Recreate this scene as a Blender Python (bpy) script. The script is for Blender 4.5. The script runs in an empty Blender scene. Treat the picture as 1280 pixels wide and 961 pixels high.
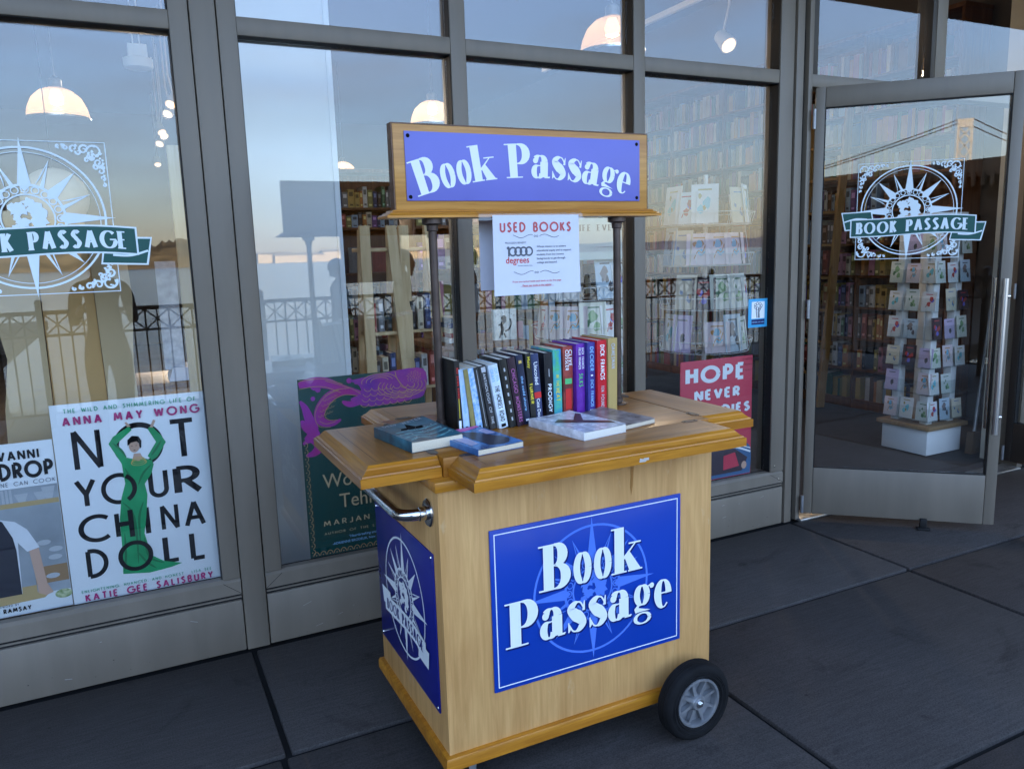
import bpy, bmesh, math, random
from mathutils import Vector, Matrix
R = math.radians
random.seed(7)
S = bpy.context.scene
# ------------------------------------------------------------------ camera, sky, sun, exposure
cam = bpy.data.cameras.new('camera'); camo = bpy.data.objects.new('camera', cam); S.collection.objects.link(camo)
cam.sensor_width = 36; cam.lens = 27.447; cam.clip_start = .05; cam.clip_end = 20000
rt, up, fw = Vector((.896466, -.442073, -.030341)), Vector((.100201, .135544, .985691)), Vector((.431635, .886679, -.165807))
camo.matrix_world = Matrix(((rt.x, up.x, -fw.x, 0), (rt.y, up.y, -fw.y, -3.1248), (rt.z, up.z, -fw.z, 1.55), (0, 0, 0, 1)))
S.camera = camo
SUN_EL = R(14)
W = bpy.data.worlds.new('World'); S.world = W; W.use_nodes = True
nt = W.node_tree; bg = nt.nodes['Background']
sky = nt.nodes.new('ShaderNodeTexSky'); sky.sky_type = 'NISHITA'; sky.sun_disc = False
sky.sun_elevation = SUN_EL; sky.sun_rotation = 0.0; sky.air_density = 1.0; sky.dust_density = 0.6; sky.ozone_density = 2.0
# thin broken cloud mixed into the sky, by direction
tc = nt.nodes.new('ShaderNodeTexCoord'); mp = nt.nodes.new('ShaderNodeMapping'); mp.inputs['Scale'].default_value = (1.6, 1.6, 7)
nz = nt.nodes.new('ShaderNodeTexNoise'); nz.inputs['Scale'].default_value = 2.2; nz.inputs['Detail'].default_value = 6; nz.inputs['Roughness'].default_value = .6
rp = nt.nodes.new('ShaderNodeValToRGB'); rp.color_ramp.elements[0].position = .45; rp.color_ramp.elements[1].position = .8
rp.color_ramp.elements[1].color = (.5, .5, .5, 1)
mx = nt.nodes.new('ShaderNodeMix'); mx.data_type = 'RGBA'; mx.inputs[7].default_value = (1.5, 1.5, 1.6, 1)
L = nt.links.new
L(tc.outputs['Generated'], mp.inputs['Vector']); L(mp.outputs[0], nz.inputs['Vector']); L(nz.outputs['Fac'], rp.inputs[0])
# elevation ramp multiplied into the sky to darken its too bright horizon band
sp_ = nt.nodes.new('ShaderNodeSeparateXYZ'); L(tc.outputs['Generated'], sp_.inputs[0])
hz = nt.nodes.new('ShaderNodeValToRGB'); L(sp_.outputs['Z'], hz.inputs[0])
hz.color_ramp.elements[0].position = 0; hz.color_ramp.elements[0].color = (.41, .37, .42, 1); hz.color_ramp.elements[1].position = .55; hz.color_ramp.elements[1].color = (1.0, .90, .90, 1)
for ps, cl in ((.06, (.43, .40, .45, 1)), (.15, (.55, .51, .56, 1)), (.30, (.84, .76, .82, 1))):
    e = hz.color_ramp.elements.new(ps); e.color = cl
ml = nt.nodes.new('ShaderNodeMix'); ml.data_type = 'RGBA'; ml.blend_type = 'MULTIPLY'; ml.inputs[0].default_value = 1
L(sky.outputs[0], ml.inputs[6]); L(hz.outputs[0], ml.inputs[7])
L(rp.outputs[0], mx.inputs[0]); L(ml.outputs[2], mx.inputs[6]); L(mx.outputs[2], bg.inputs[0])
bg.inputs[1].default_value = .15
sl = bpy.data.lights.new('sun', 'SUN'); sl.energy = 3.2; sl.angle = R(.5); sl.color = (1, .80, .58)
so = bpy.data.objects.new('sun', sl); S.collection.objects.link(so); so.rotation_euler = (-(math.pi / 2 - SUN_EL), 0, 0)
S.view_settings.view_transform = 'Standard'; S.view_settings.look = 'None'; S.view_settings.gamma = 1
S.view_settings.exposure = 3.25
S.cycles.max_bounces = 10; S.cycles.transparent_max_bounces = 24; S.cycles.glossy_bounces = 5; S.cycles.diffuse_bounces = 4
S.cycles.use_denoising = True; S.cycles.caustics_reflective = False; S.cycles.caustics_refractive = False
S.cycles.sample_clamp_indirect = 6

# ------------------------------------------------------------------ helpers
class MB:
    """collects faces for one mesh"""
    def __init__(s): s.v = []; s.f = []; s.m = []
    def add(s, vs, fs, m=0):
        b = len(s.v); s.v += [tuple(v) for v in vs]
        for f in fs: s.f.append([b + i for i in f]); s.m.append(m)
    def box(s, x0, y0, z0, x1, y1, z1, m=0, bev=0):
        x0, x1 = min(x0, x1), max(x0, x1); y0, y1 = min(y0, y1), max(y0, y1); z0, z1 = min(z0, z1), max(z0, z1)
        if bev <= 0:
            s.add([(x, y, z) for x in (x0, x1) for y in (y0, y1) for z in (z0, z1)],
                  [(0, 1, 3, 2), (4, 6, 7, 5), (0, 4, 5, 1), (2, 3, 7, 6), (0, 2, 6, 4), (1, 5, 7, 3)], m); return
        bev = min(bev, (x1 - x0) * .45, (y1 - y0) * .45, (z1 - z0) * .45)
        bm = bmesh.new(); bmesh.ops.create_cube(bm, size=1)
        for v in bm.verts: v.co = ((x0 + x1) / 2 + v.co.x * (x1 - x0), (y0 + y1) / 2 + v.co.y * (y1 - y0), (z0 + z1) / 2 + v.co.z * (z1 - z0))
        bmesh.ops.bevel(bm, geom=bm.edges[:], offset=bev, segments=2, profile=.5, affect='EDGES')
        s.bm(bm, m)
    def bm(s, bm, m=0):
        bm.verts.index_update(); s.add([v.co[:] for v in bm.verts], [[v.index for v in f.verts] for f in bm.faces], m); bm.free()
    def tube(s, pts, r, n=12, m=0, caps=True):
        pts = [Vector(p) for p in pts]; k = len(pts); rr = r if isinstance(r, (list, tuple)) else [r] * k
        ring = []; up0 = None
        for i in range(k):
            t = (pts[min(i + 1, k - 1)] - pts[max(i - 1, 0)]).normalized()
            if up0 is None: up0 = Vector((0, 0, 1)) if abs(t.z) < .9 else Vector((1, 0, 0))
            a = t.cross(up0).normalized(); b = a.cross(t).normalized(); up0 = b
            ring.append([pts[i] + rr[i] * (math.cos(2 * math.pi * j / n) * a + math.sin(2 * math.pi * j / n) * b) for j in range(n)])
        vs = [v for q in ring for v in q]
        fs = [(i * n + j, i * n + (j + 1) % n, (i + 1) * n + (j + 1) % n, (i + 1) * n + j) for i in range(k - 1) for j in range(n)]
        if caps: fs += [tuple(range(n))[::-1], tuple((k - 1) * n + j for j in range(n))]
        s.add(vs, fs, m)
    def lathe(s, prof, c, axis='z', n=24, m=0, caps=True):
        """prof: (radius, along) pairs"""
        c = Vector(c); vs = []
        for r, h in prof:
            for j in range(n):
                a = 2 * math.pi * j / n; p, q = r * math.cos(a), r * math.sin(a)
                vs.append(c + Vector({'z': (p, q, h), 'y': (q, h, p), 'x': (h, p, q)}[axis]))
        fs = [(i * n + j, i * n + (j + 1) % n, (i + 1) * n + (j + 1) % n, (i + 1) * n + j) for i in range(len(prof) - 1) for j in range(n)]
        if caps and prof[0][0] > 1e-6: fs.append(tuple(range(n))[::-1])
        if caps and prof[-1][0] > 1e-6: fs.append(tuple((len(prof) - 1) * n + j for j in range(n)))
        s.add(vs, fs, m)
    def prism(s, poly, o, u, v, d, m=0):
        """2D outline swept along vector d"""
        o, u, v, d = map(Vector, (o, u, v, d)); n = len(poly)
        a = [o + u * x + v * y for x, y in poly]; b = [p + d for p in a]
        s.add(a + b, [tuple(range(n))[::-1], tuple(range(n, 2 * n))] + [(i, (i + 1) % n, n + (i + 1) % n, n + i) for i in range(n)], m)
    def xf(s, M):
        s.v = [tuple(M @ Vector(v)) for v in s.v]; return s
    def build(s, name, mats, parent=None, rel=True, smooth=35):
        me = bpy.data.meshes.new(name); off = Vector((0, 0, 0))
        if parent is not None and rel:
            q = parent
            while q is not None: off += q.location; q = q.parent
        me.from_pydata([tuple(Vector(v) - off) for v in s.v], [], s.f)
        if not isinstance(mats, (list, tuple)): mats = [mats]
        for q in mats: me.materials.append(q)
        me.polygons.foreach_set('material_index', [min(i, len(mats) - 1) for i in s.m])
        bm = bmesh.new(); bm.from_mesh(me)
        if not getattr(s, 'flat', False): bmesh.ops.recalc_face_normals(bm, faces=bm.faces)
        bm.to_mesh(me); bm.free()
        if smooth: me.shade_smooth(); me.set_sharp_from_angle(angle=R(smooth))
        o = bpy.data.objects.new(name, me); S.collection.objects.link(o)
        if parent is not None: o.parent = parent
        return o

def tag(o, label=None, cat=None, group=None, kind=None):
    if label: o['label'] = label
    if cat: o['category'] = cat
    if group: o['group'] = group
    if kind: o['kind'] = kind
    return o
def thing(name, loc, label, cat, group=None, rz=0):
    o = bpy.data.objects.new(name, None); S.collection.objects.link(o); o.empty_display_size = .1
    o.location = loc; o.rotation_euler = (0, 0, rz); return tag(o, label, cat, group)
def dup(o, parent=None, loc=None, label=None, group=None):
    c = o.copy(); S.collection.objects.link(c); c.parent = parent
    if loc is not None: c.location = loc
    if label: c['label'] = label
    if group: c['group'] = group
    for ch in list(o.children): dup(ch, c)
    return c

# ------------------------------------------------------------------ materials
def mat(name, col, rough=.5, metal=0, noise=None, bump=None, coat=0, spec=.3, emit=0, stretch=None, col2=None):
    """col: base colour; noise=(scale, amount) or with col2 a blend between the two; bump=(scale, strength, distance)"""
    m = bpy.data.materials.new(name); m.use_nodes = True; t = m.node_tree; b = t.nodes['Principled BSDF']
    b.inputs['Base Color'].default_value = (*col, 1); b.inputs['Roughness'].default_value = rough; b.inputs['Metallic'].default_value = metal
    b.inputs['Coat Weight'].default_value = coat; b.inputs['Coat Roughness'].default_value = .12; b.inputs['Specular IOR Level'].default_value = spec
    if emit: b.inputs['Emission Color'].default_value = (*col, 1); b.inputs['Emission Strength'].default_value = emit
    if noise or bump:
        c = t.nodes.new('ShaderNodeTexCoord'); mpn = t.nodes.new('ShaderNodeMapping'); mpn.inputs['Scale'].default_value = stretch or (1, 1, 1)
        t.links.new(c.outputs['Object'], mpn.inputs['Vector'])
    if noise:
        n = t.nodes.new('ShaderNodeTexNoise'); n.inputs['Scale'].default_value = noise[0]; n.inputs['Detail'].default_value = 5
        t.links.new(mpn.outputs[0], n.inputs['Vector'])
        r = t.nodes.new('ShaderNodeValToRGB'); r.color_ramp.elements[0].position = .3; r.color_ramp.elements[1].position = .72
        k = noise[1]
        r.color_ramp.elements[0].color = (*[x * (1 - k) for x in col], 1)
        r.color_ramp.elements[1].color = (*(col2 or [min(1, x * (1 + k)) for x in col]), 1)
        t.links.new(n.outputs['Fac'], r.inputs[0]); t.links.new(r.outputs[0], b.inputs['Base Color'])
        rr = t.nodes.new('ShaderNodeMapRange'); rr.inputs[3].default_value = max(.02, rough - .08); rr.inputs[4].default_value = min(1, rough + .1)
        t.links.new(n.outputs['Fac'], rr.inputs[0]); t.links.new(rr.outputs[0], b.inputs['Roughness'])
    if bump:
        n2 = t.nodes.new('ShaderNodeTexNoise'); n2.inputs['Scale'].default_value = bump[0]; n2.inputs['Detail'].default_value = 4
        t.links.new(mpn.outputs[0], n2.inputs['Vector'])
        bp = t.nodes.new('ShaderNodeBump'); bp.inputs['Strength'].default_value = bump[1]; bp.inputs['Distance'].default_value = bump[2] if len(bump) > 2 else .002
        t.links.new(n2.outputs['Fac'], bp.inputs['Height']); t.links.new(bp.outputs[0], b.inputs['Normal'])
    return m
def srgb(r, g, b):
    f = lambda c: c / 12.92 if c <= .04045 else ((c + .055) / 1.055) ** 2.4
    return (f(r / 255), f(g / 255), f(b / 255))
def wood(name, light, dark, axis, rough=.4, scale=1.0, coat=0, blotch=.25, wear=False):
    """grain runs along axis (0 x, 1 y, 2 z)"""
    m = bpy.data.materials.new(name); m.use_nodes = True; t = m.node_tree; b = t.nodes['Principled BSDF']; n = t.nodes.new; l = t.links.new
    c = n('ShaderNodeTexCoord'); mpn = n('ShaderNodeMapping'); sc = [38 * scale] * 3; sc[axis] = 2.2 * scale; mpn.inputs['Scale'].default_value = sc
    l(c.outputs['Object'], mpn.inputs['Vector'])
    f = n('ShaderNodeTexNoise'); f.inputs['Scale'].default_value = 1.6; f.inputs['Detail'].default_value = 7; f.inputs['Roughness'].default_value = .62; f.inputs['Distortion'].default_value = .5
    l(mpn.outputs[0], f.inputs['Vector'])
    mp2 = n('ShaderNodeMapping'); s2 = [7 * scale] * 3; s2[axis] = .8 * scale; mp2.inputs['Scale'].default_value = s2; l(c.outputs['Object'], mp2.inputs['Vector'])
    g = n('ShaderNodeTexNoise'); g.inputs['Scale'].default_value = 1.0; g.inputs['Detail'].default_value = 3; g.inputs['Distortion'].default_value = 1.2; l(mp2.outputs[0], g.inputs['Vector'])
    r = n('ShaderNodeValToRGB'); r.color_ramp.elements[0].position = .34; r.color_ramp.elements[1].position = .66
    r.color_ramp.elements[0].color = (*dark, 1); r.color_ramp.elements[1].color = (*light, 1); l(f.outputs['Fac'], r.inputs[0])
    q = n('ShaderNodeValToRGB'); q.color_ramp.elements[0].position = .35; q.color_ramp.elements[1].position = .7
    q.color_ramp.elements[0].color = (1 - blotch * .8, 1 - blotch, 1 - blotch * 1.25, 1); q.color_ramp.elements[1].color = (1, 1, 1, 1); l(g.outputs['Fac'], q.inputs[0])
    x = n('ShaderNodeMix'); x.data_type = 'RGBA'; x.blend_type = 'MULTIPLY'; x.inputs[0].default_value = 1; l(r.outputs[0], x.inputs[6]); l(q.outputs[0], x.inputs[7])
    src = x.outputs[2]
    if wear:      # rubbed pale patches and small dark dings in the veneer
        mp3 = n('ShaderNodeMapping'); s3 = [16, 16, 16]; s3[axis] = 5; mp3.inputs['Scale'].default_value = s3; l(c.outputs['Object'], mp3.inputs['Vector'])
        for scl, lo, hi, colr, amt in ((1.0, .60, .72, (.66, .50, .30), .55), (4.5, .70, .74, (.16, .08, .03), .6)):
            w1 = n('ShaderNodeTexNoise'); w1.inputs['Scale'].default_value = scl; w1.inputs['Detail'].default_value = 8; w1.inputs['Roughness'].default_value = .7; l(mp3.outputs[0], w1.inputs['Vector'])
            r1 = n('ShaderNodeValToRGB'); r1.color_ramp.elements[0].position = lo; r1.color_ramp.elements[0].color = (0, 0, 0, 1); r1.color_ramp.elements[1].position = hi; r1.color_ramp.elements[1].color = (amt, amt, amt, 1); l(w1.outputs['Fac'], r1.inputs[0])
            y = n('ShaderNodeMix'); y.data_type = 'RGBA'; y.inputs[7].default_value = (*colr, 1); l(r1.outputs[0], y.inputs[0]); l(src, y.inputs[6]); src = y.outputs[2]
    l(src, b.inputs['Base Color'])
    rr = n('ShaderNodeMapRange'); rr.inputs[3].default_value = rough + .1; rr.inputs[4].default_value = max(.05, rough - .1); l(g.outputs['Fac'], rr.inputs[0]); l(rr.outputs[0], b.inputs['Roughness'])
    bp = n('ShaderNodeBump'); bp.inputs['Strength'].default_value = .12; bp.inputs['Distance'].default_value = .001; l(f.outputs['Fac'], bp.inputs['Height']); l(bp.outputs[0], b.inputs['Normal'])
    b.inputs['Coat Weight'].default_value = coat; b.inputs['Coat Roughness'].default_value = .1; b.inputs['Specular IOR Level'].default_value = .3
    return m

M = {}
M['ply'] = wood('birch plywood', (.70, .40, .155), (.58, .318, .112), 2, .55, 1.3, .02, .22, wear=True)
M['oak'] = wood('varnished top along x', (.46, .19, .024), (.28, .102, .010), 0, .32, .8, .12, .34)
M['oak_y'] = wood('varnished top along y', (.46, .19, .024), (.28, .102, .010), 1, .32, .8, .12, .34)
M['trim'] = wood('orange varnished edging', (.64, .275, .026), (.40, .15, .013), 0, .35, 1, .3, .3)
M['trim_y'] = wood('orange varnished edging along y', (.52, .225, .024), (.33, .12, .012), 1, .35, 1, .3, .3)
M['hboard'] = wood('header board wood', (.62, .315, .075), (.44, .195, .038), 0, .42, 1, .2, .2)
M['walnut'] = wood('dark board edge', (.16, .065, .025), (.09, .035, .014), 0, .4, 1, .2)
M['shelfwood'] = wood('dark shelf wood', (.24, .105, .042), (.14, .058, .022), 2, .5, .6)
M['pine'] = wood('pale pine', (.70, .55, .33), (.58, .43, .23), 2, .6, .6, 0, .12)
M['alu'] = mat('bronze grey painted aluminium', (.170, .143, .112), .47, .0, noise=(5, .10), stretch=(2.5, 2.5, .35), bump=(220, .04, .0005), spec=.55)
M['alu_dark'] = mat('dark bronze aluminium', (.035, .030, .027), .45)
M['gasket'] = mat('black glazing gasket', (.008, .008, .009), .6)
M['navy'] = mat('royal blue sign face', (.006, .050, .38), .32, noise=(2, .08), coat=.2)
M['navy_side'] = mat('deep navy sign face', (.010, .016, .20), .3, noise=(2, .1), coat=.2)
M['peri'] = mat('faded periwinkle sign face', (.165, .172, .53), .42, noise=(4, .06))
M['white'] = mat('white lettering', (.80, .84, .88), .5)
M['lblue'] = mat('light blue sign print', (.085, .20, .70), .4)
M['shadow_blue'] = mat('dark blue print', (.004, .012, .10), .4)
M['paper'] = mat('white paper', (.64, .65, .73), .7, noise=(30, .02))
M['black'] = mat('black rubber', (.012, .012, .013), .62, spec=.12, noise=(20, .25))
M['tyre'] = mat('dusty black rubber', (.011, .011, .012), .75, spec=.12, noise=(14, .35))
M['chrome'] = mat('scuffed chrome', (.62, .62, .63), .16, 1, noise=(25, .12))
M['steel'] = mat('grey cast wheel', (.30, .31, .33), .42, .6, noise=(18, .2))
M['bronze'] = mat('dark bronze pipe', (.080, .058, .050), .42, .5, noise=(20, .25))
M['white_wall'] = mat('white painted plaster', (.78, .80, .80), .7, noise=(2, .03))
M['ink'] = mat('black print', (.010, .010, .012), .7, spec=.04)
M['red_ink'] = mat('red print', (.55, .05, .05), .6)
M['grey_ink'] = mat('grey print', (.10, .11, .14), .6)

def glass(name, refl, tint):
    m = bpy.data.materials.new(name); m.use_nodes = True; t = m.node_tree; t.nodes.clear(); n = t.nodes.new; l = t.links.new
    o = n('ShaderNodeOutputMaterial'); mxs = n('ShaderNodeMixShader'); tr = n('ShaderNodeBsdfTransparent'); tr.inputs[0].default_value = (*tint, 1)
    gl = n('ShaderNodeBsdfGlossy'); gl.inputs['Roughness'].default_value = 0; gl.inputs[0].default_value = (.96, .98, 1, 1)
    fr = n('ShaderNodeLayerWeight'); fr.inputs[0].default_value = .5; pw = n('ShaderNodeMath'); pw.operation = 'POWER'; pw.inputs[1].default_value = 5; ad = n('ShaderNodeMath'); ad.operation = 'MULTIPLY_ADD'; ad.use_clamp = True; ad.inputs[1].default_value = 1 - refl; ad.inputs[2].default_value = refl
    # a very slight waviness of the panes
    c = n('ShaderNodeTexCoord'); w = n('ShaderNodeTexNoise'); w.inputs['Scale'].default_value = 1.3; w.inputs['Detail'].default_value = 1; l(c.outputs['Object'], w.inputs['Vector'])
    bp = n('ShaderNodeBump'); bp.inputs['Strength'].default_value = .012; bp.inputs['Distance'].default_value = .01; l(w.outputs['Fac'], bp.inputs['Height']); l(bp.outputs[0], gl.inputs['Normal'])
    l(fr.outputs['Facing'], pw.inputs[0]); l(pw.outputs[0], ad.inputs[0]); l(ad.outputs[0], mxs.inputs[0]); l(tr.outputs[0], mxs.inputs[1]); l(gl.outputs[0], mxs.inputs[2]); l(mxs.outputs[0], o.inputs[0])
    return m
M['glass'] = glass('coated window glass', .056, (.955, .96, .955))
M['clear'] = glass('clear plastic', .02, (.93, .95, .95))

# ------------------------------------------------------------------ flat print: shapes laid on a face, each a hair above the last
class Art:
    def __init__(s, o, u, v, step=.00003, base=.0006):
        s.mb = MB(); s.mb.flat = True; s.o, s.u, s.v = Vector(o), Vector(u), Vector(v); s.n = s.u.cross(s.v).normalized(); s.k = base; s.step = step
        s.T = lambda x, y: (x, y)
    def P(s, x, y):
        x, y = s.T(x, y); return s.o + s.u * x + s.v * y + s.n * s.k
    def poly(s, pts, m=0, keep=False):
        a = sum(pts[i][0] * pts[(i + 1) % len(pts)][1] - pts[(i + 1) % len(pts)][0] * pts[i][1] for i in range(len(pts)))
        if a < 0: pts = pts[::-1]
        s.mb.add([s.P(*p) for p in pts], [tuple(range(len(pts)))], m)
        if not keep: s.k += s.step
    def rect(s, x0, y0, x1, y1, m=0): s.poly([(x0, y0), (x1, y0), (x1, y1), (x0, y1)], m)
    def strip(s, pts, wx, wy=None, m=0, cap=True):
        """a pen of half-size wx, wy drawn along pts (wx may be a list)"""
        k = len(pts); wy0 = wy; A = []; B = []
        for i in range(k):
            a, b = pts[max(0, i - 1)], pts[min(k - 1, i + 1)]; dx, dy = b[0] - a[0], b[1] - a[1]; q = math.hypot(dx, dy) or 1
            nx, ny = -dy / q, dx / q; w1 = wx[i] if isinstance(wx, list) else wx; w2 = w1 if wy0 is None else wy0
            w = math.hypot(nx * w1, ny * w2); A.append((pts[i][0] + nx * w, pts[i][1] + ny * w)); B.append((pts[i][0] - nx * w, pts[i][1] - ny * w))
        vs = [s.P(*p) for p in B + A]
        s.mb.add(vs, [(i, i + 1, k + i + 1, k + i) for i in range(k - 1)], m); s.k += s.step
    def ring(s, cx, cy, r0, r1, m=0, n=64, ry=1):
        vs = []
        for r in (r0, r1): vs += [s.P(cx + r * math.cos(2 * math.pi * j / n), cy + r * ry * math.sin(2 * math.pi * j / n)) for j in range(n)]
        s.mb.add(vs, [(j, n + j, n + (j + 1) % n, (j + 1) % n) for j in range(n)], m); s.k += s.step
    def disc(s, cx, cy, r, m=0, n=28, ry=1): s.poly([(cx + r * math.cos(2 * math.pi * j / n), cy + r * ry * math.sin(2 * math.pi * j / n)) for j in range(n)], m)
    def text(s, str_, x, y, size, m=0, bold=0, align='C', shear=0, sx=1, space=1, T=None):
        vs, fs, w = btext(str_, bold, shear, space); w *= size * sx
        x0 = x - {'L': 0, 'C': w / 2, 'R': w}[align]; q = T or (lambda a, b: (a, b))
        s.mb.add([s.P(*q(x0 + a * size * sx, y + b * size)) for a, b in vs], fs, m); s.k += s.step
    def glyphs(s, str_, x, y, h, font, m=0, wx=.1, wy=None, space=.12, align='C', width=None, T=None, only=None):
        """stroke lettering: cap height h; pen half sizes in cap heights"""
        adv = []; tot = 0
        for ch in str_:
            w = font[ch][0] if ch in font else .4; adv.append(w); tot += w + 2 * wx + space
        tot -= space; k = (width / (tot * h)) if width else 1
        px = x - {'L': 0, 'C': tot * h * k / 2, 'R': tot * h * k}[align]; q = T or (lambda a, b: (a, b))
        for ch, w in zip(str_, adv):
            if ch in font:
                for st in font[ch][1]:
                    kind = 0
                    if isinstance(st, tuple): kind, st = st
                    pp = [(px + (wx + a[0]) * h * k, y + a[1] * h) for a in st]
                    old = s.T; s.T = lambda a, b, old=old: old(*q(a, b))
                    if kind == 'fill': s.poly(pp, m)
                    elif isinstance(kind, float): s.strip(pp, wx * kind * h * k, (wy or wx) * h, m)
                    elif kind == 'var': s.strip(pp, [a[2] * h * k for a in st], None, m)
                    else: s.strip(pp, wx * h * k, (wy or wx) * h, m)
                    s.T = old
            px += (w + 2 * wx + space) * h * k
    def build(s, name, mats, parent, rel=True): return s.mb.build(name, mats, parent, rel, smooth=0)
_tc = {}
def btext(st, bold=0, shear=0, space=1):
    k = (st, bold, shear, space)
    if k not in _tc:
        c = bpy.data.curves.new('t', 'FONT'); c.body = st; c.size = 1; c.offset = bold; c.shear = shear; c.space_character = space; c.resolution_u = 3; c.fill_mode = 'FRONT'
        o = bpy.data.objects.new('t', c); S.collection.objects.link(o)
        me = o.to_mesh(); vs = [(v.co.x, v.co.y) for v in me.vertices]; fs = [tuple(p.vertices) for p in me.polygons]
        o.to_mesh_clear(); bpy.data.objects.remove(o); bpy.data.curves.remove(c)
        x0 = min([v[0] for v in vs] or [0]); x1 = max([v[0] for v in vs] or [0])
        _tc[k] = ([(a - x0, b) for a, b in vs], fs, x1 - x0)
    return _tc[k]
def arc(cx, cy, rx, ry, a0, a1, n=14): return [(cx + rx * math.cos(R(a0 + (a1 - a0) * i / n)), cy + ry * math.sin(R(a0 + (a1 - a0) * i / n))) for i in range(n + 1)]
def cat_rom(p, n=8):
    out = []
    for i in range(len(p) - 1):
        a, b, c, d = p[max(i - 1, 0)], p[i], p[i + 1], p[min(i + 2, len(p) - 1)]
        for j in range(n):
            t = j / n; out.append(tuple(.5 * (2 * b[k] + (c[k] - a[k]) * t + (2 * a[k] - 5 * b[k] + 4 * c[k] - d[k]) * t * t + (3 * b[k] - a[k] - 3 * c[k] + d[k]) * t ** 3) for k in range(len(b))))
    return out + [tuple(p[-1])]
# geometric capitals: width, strokes (centre lines in a box one cap high)
e_ = .5
CAPS = {
 'A': (.62, [[(0, 0), (.31, 1)], [(.31, 1), (.62, 0)], [(.12, .33), (.5, .33)]]),
 'B': (.42, [[(0, 0), (0, 1)], [(0, 1), (.18, 1)] + arc(.18, .76, .2, .24, 90, -90) + [(0, .52)], [(0, .52), (.2, .52)] + arc(.2, .26, .24, .26, 90, -90) + [(0, 0)]]),
 'C': (.72, [arc(.5, .5, .5, .5, 48, 312, 24)]),
 'D': (.6, [[(0, 0), (0, 1)], [(0, 1), (.12, 1)] + arc(.12, .5, .48, .5, 90, -90, 20) + [(0, 0)]]),
 'E': (.38, [[(0, 0), (0, 1)], [(0, 1), (.38, 1)], [(0, .52), (.33, .52)], [(0, 0), (.38, 0)]]),
 'F': (.36, [[(0, 0), (0, 1)], [(0, 1), (.36, 1)], [(0, .52), (.32, .52)]]),
 'G': (.82, [arc(.5, .5, .5, .5, 45, 360, 26) + [(.58, .5)]]),
 'H': (.52, [[(0, 0), (0, 1)], [(.52, 0), (.52, 1)], [(0, .52), (.52, .52)]]),
 'I': (.0, [[(0, 0), (0, 1)]]),
 'K': (.48, [[(0, 0), (0, 1)], [(.44, 1), (0, .42)], [(.13, .58), (.48, 0)]]),
 'L': (.36, [[(0, 1), (0, 0)], [(0, 0), (.36, 0)]]),
 'M': (.74, [[(0, 0), (.1, 1)], [(.1, 1), (.37, .2)], [(.37, .2), (.64, 1)], [(.64, 1), (.74, 0)]]),
 'N': (.56, [[(0, 0), (0, 1)], [(0, 1), (.56, 0)], [(.56, 0), (.56, 1)]]),
 'O': (1.0, [arc(.5, .5, .5, .5, 0, 360, 36)]),
 'P': (.42, [[(0, 0), (0, 1)], [(0, 1), (.16, 1)] + arc(.16, .73, .26, .27, 90, -90) + [(0, .46)]]),
 'R': (.45, [[(0, 0), (0, 1)], [(0, 1), (.16, 1)] + arc(.16, .74, .25, .26, 90, -90) + [(0, .48)], [(.18, .48), (.46, 0)]]),
 'S': (.42, [cat_rom([(.4, .86), (.22, 1), (.03, .78), (.2, .55), (.41, .27), (.2, 0), (0, .13)])]),
 'T': (.5, [[(0, 1), (.5, 1)], [(.25, 0), (.25, 1)]]),
 'U': (.52, [[(0, 1), (0, .3)] + arc(.26, .27, .26, .27, 180, 360) + [(.52, 1)]]),
 'V': (.6, [[(0, 1), (.3, 0)], [(.3, 0), (.6, 1)]]),
 'W': (.9, [[(0, 1), (.22, 0)], [(.22, 0), (.45, .9)], [(.45, .9), (.68, 0)], [(.68, 0), (.9, 1)]]),
 'Y': (.56, [[(0, 1), (.28, .45)], [(.56, 1), (.28, .45)], [(.28, .45), (.28, 0)]]),
 'X': (.5, [[(0, 0), (.5, 1)], [(0, 1), (.5, 0)]]), 'J': (.3, [[(.3, 1), (.3, .22)] + arc(.12, .2, .18, .2, 0, -150)]), ',': (.0, [[(0, .06), (-.05, -.15)]]), '.': (0, [[(0, 0), (0, .03)]]), '1': (.2, [[(0, .8), (.2, 1)], [(.2, 1), (.2, 0)]]), '0': (.55, [arc(.275, .5, .275, .5, 0, 360, 28)])}
CAPS['Z'] = (.5, [[(0, 1), (.5, 1)], [(.5, 1), (0, 0)], [(0, 0), (.5, 0)]]); CAPS['Q'] = CAPS['O']
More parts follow.
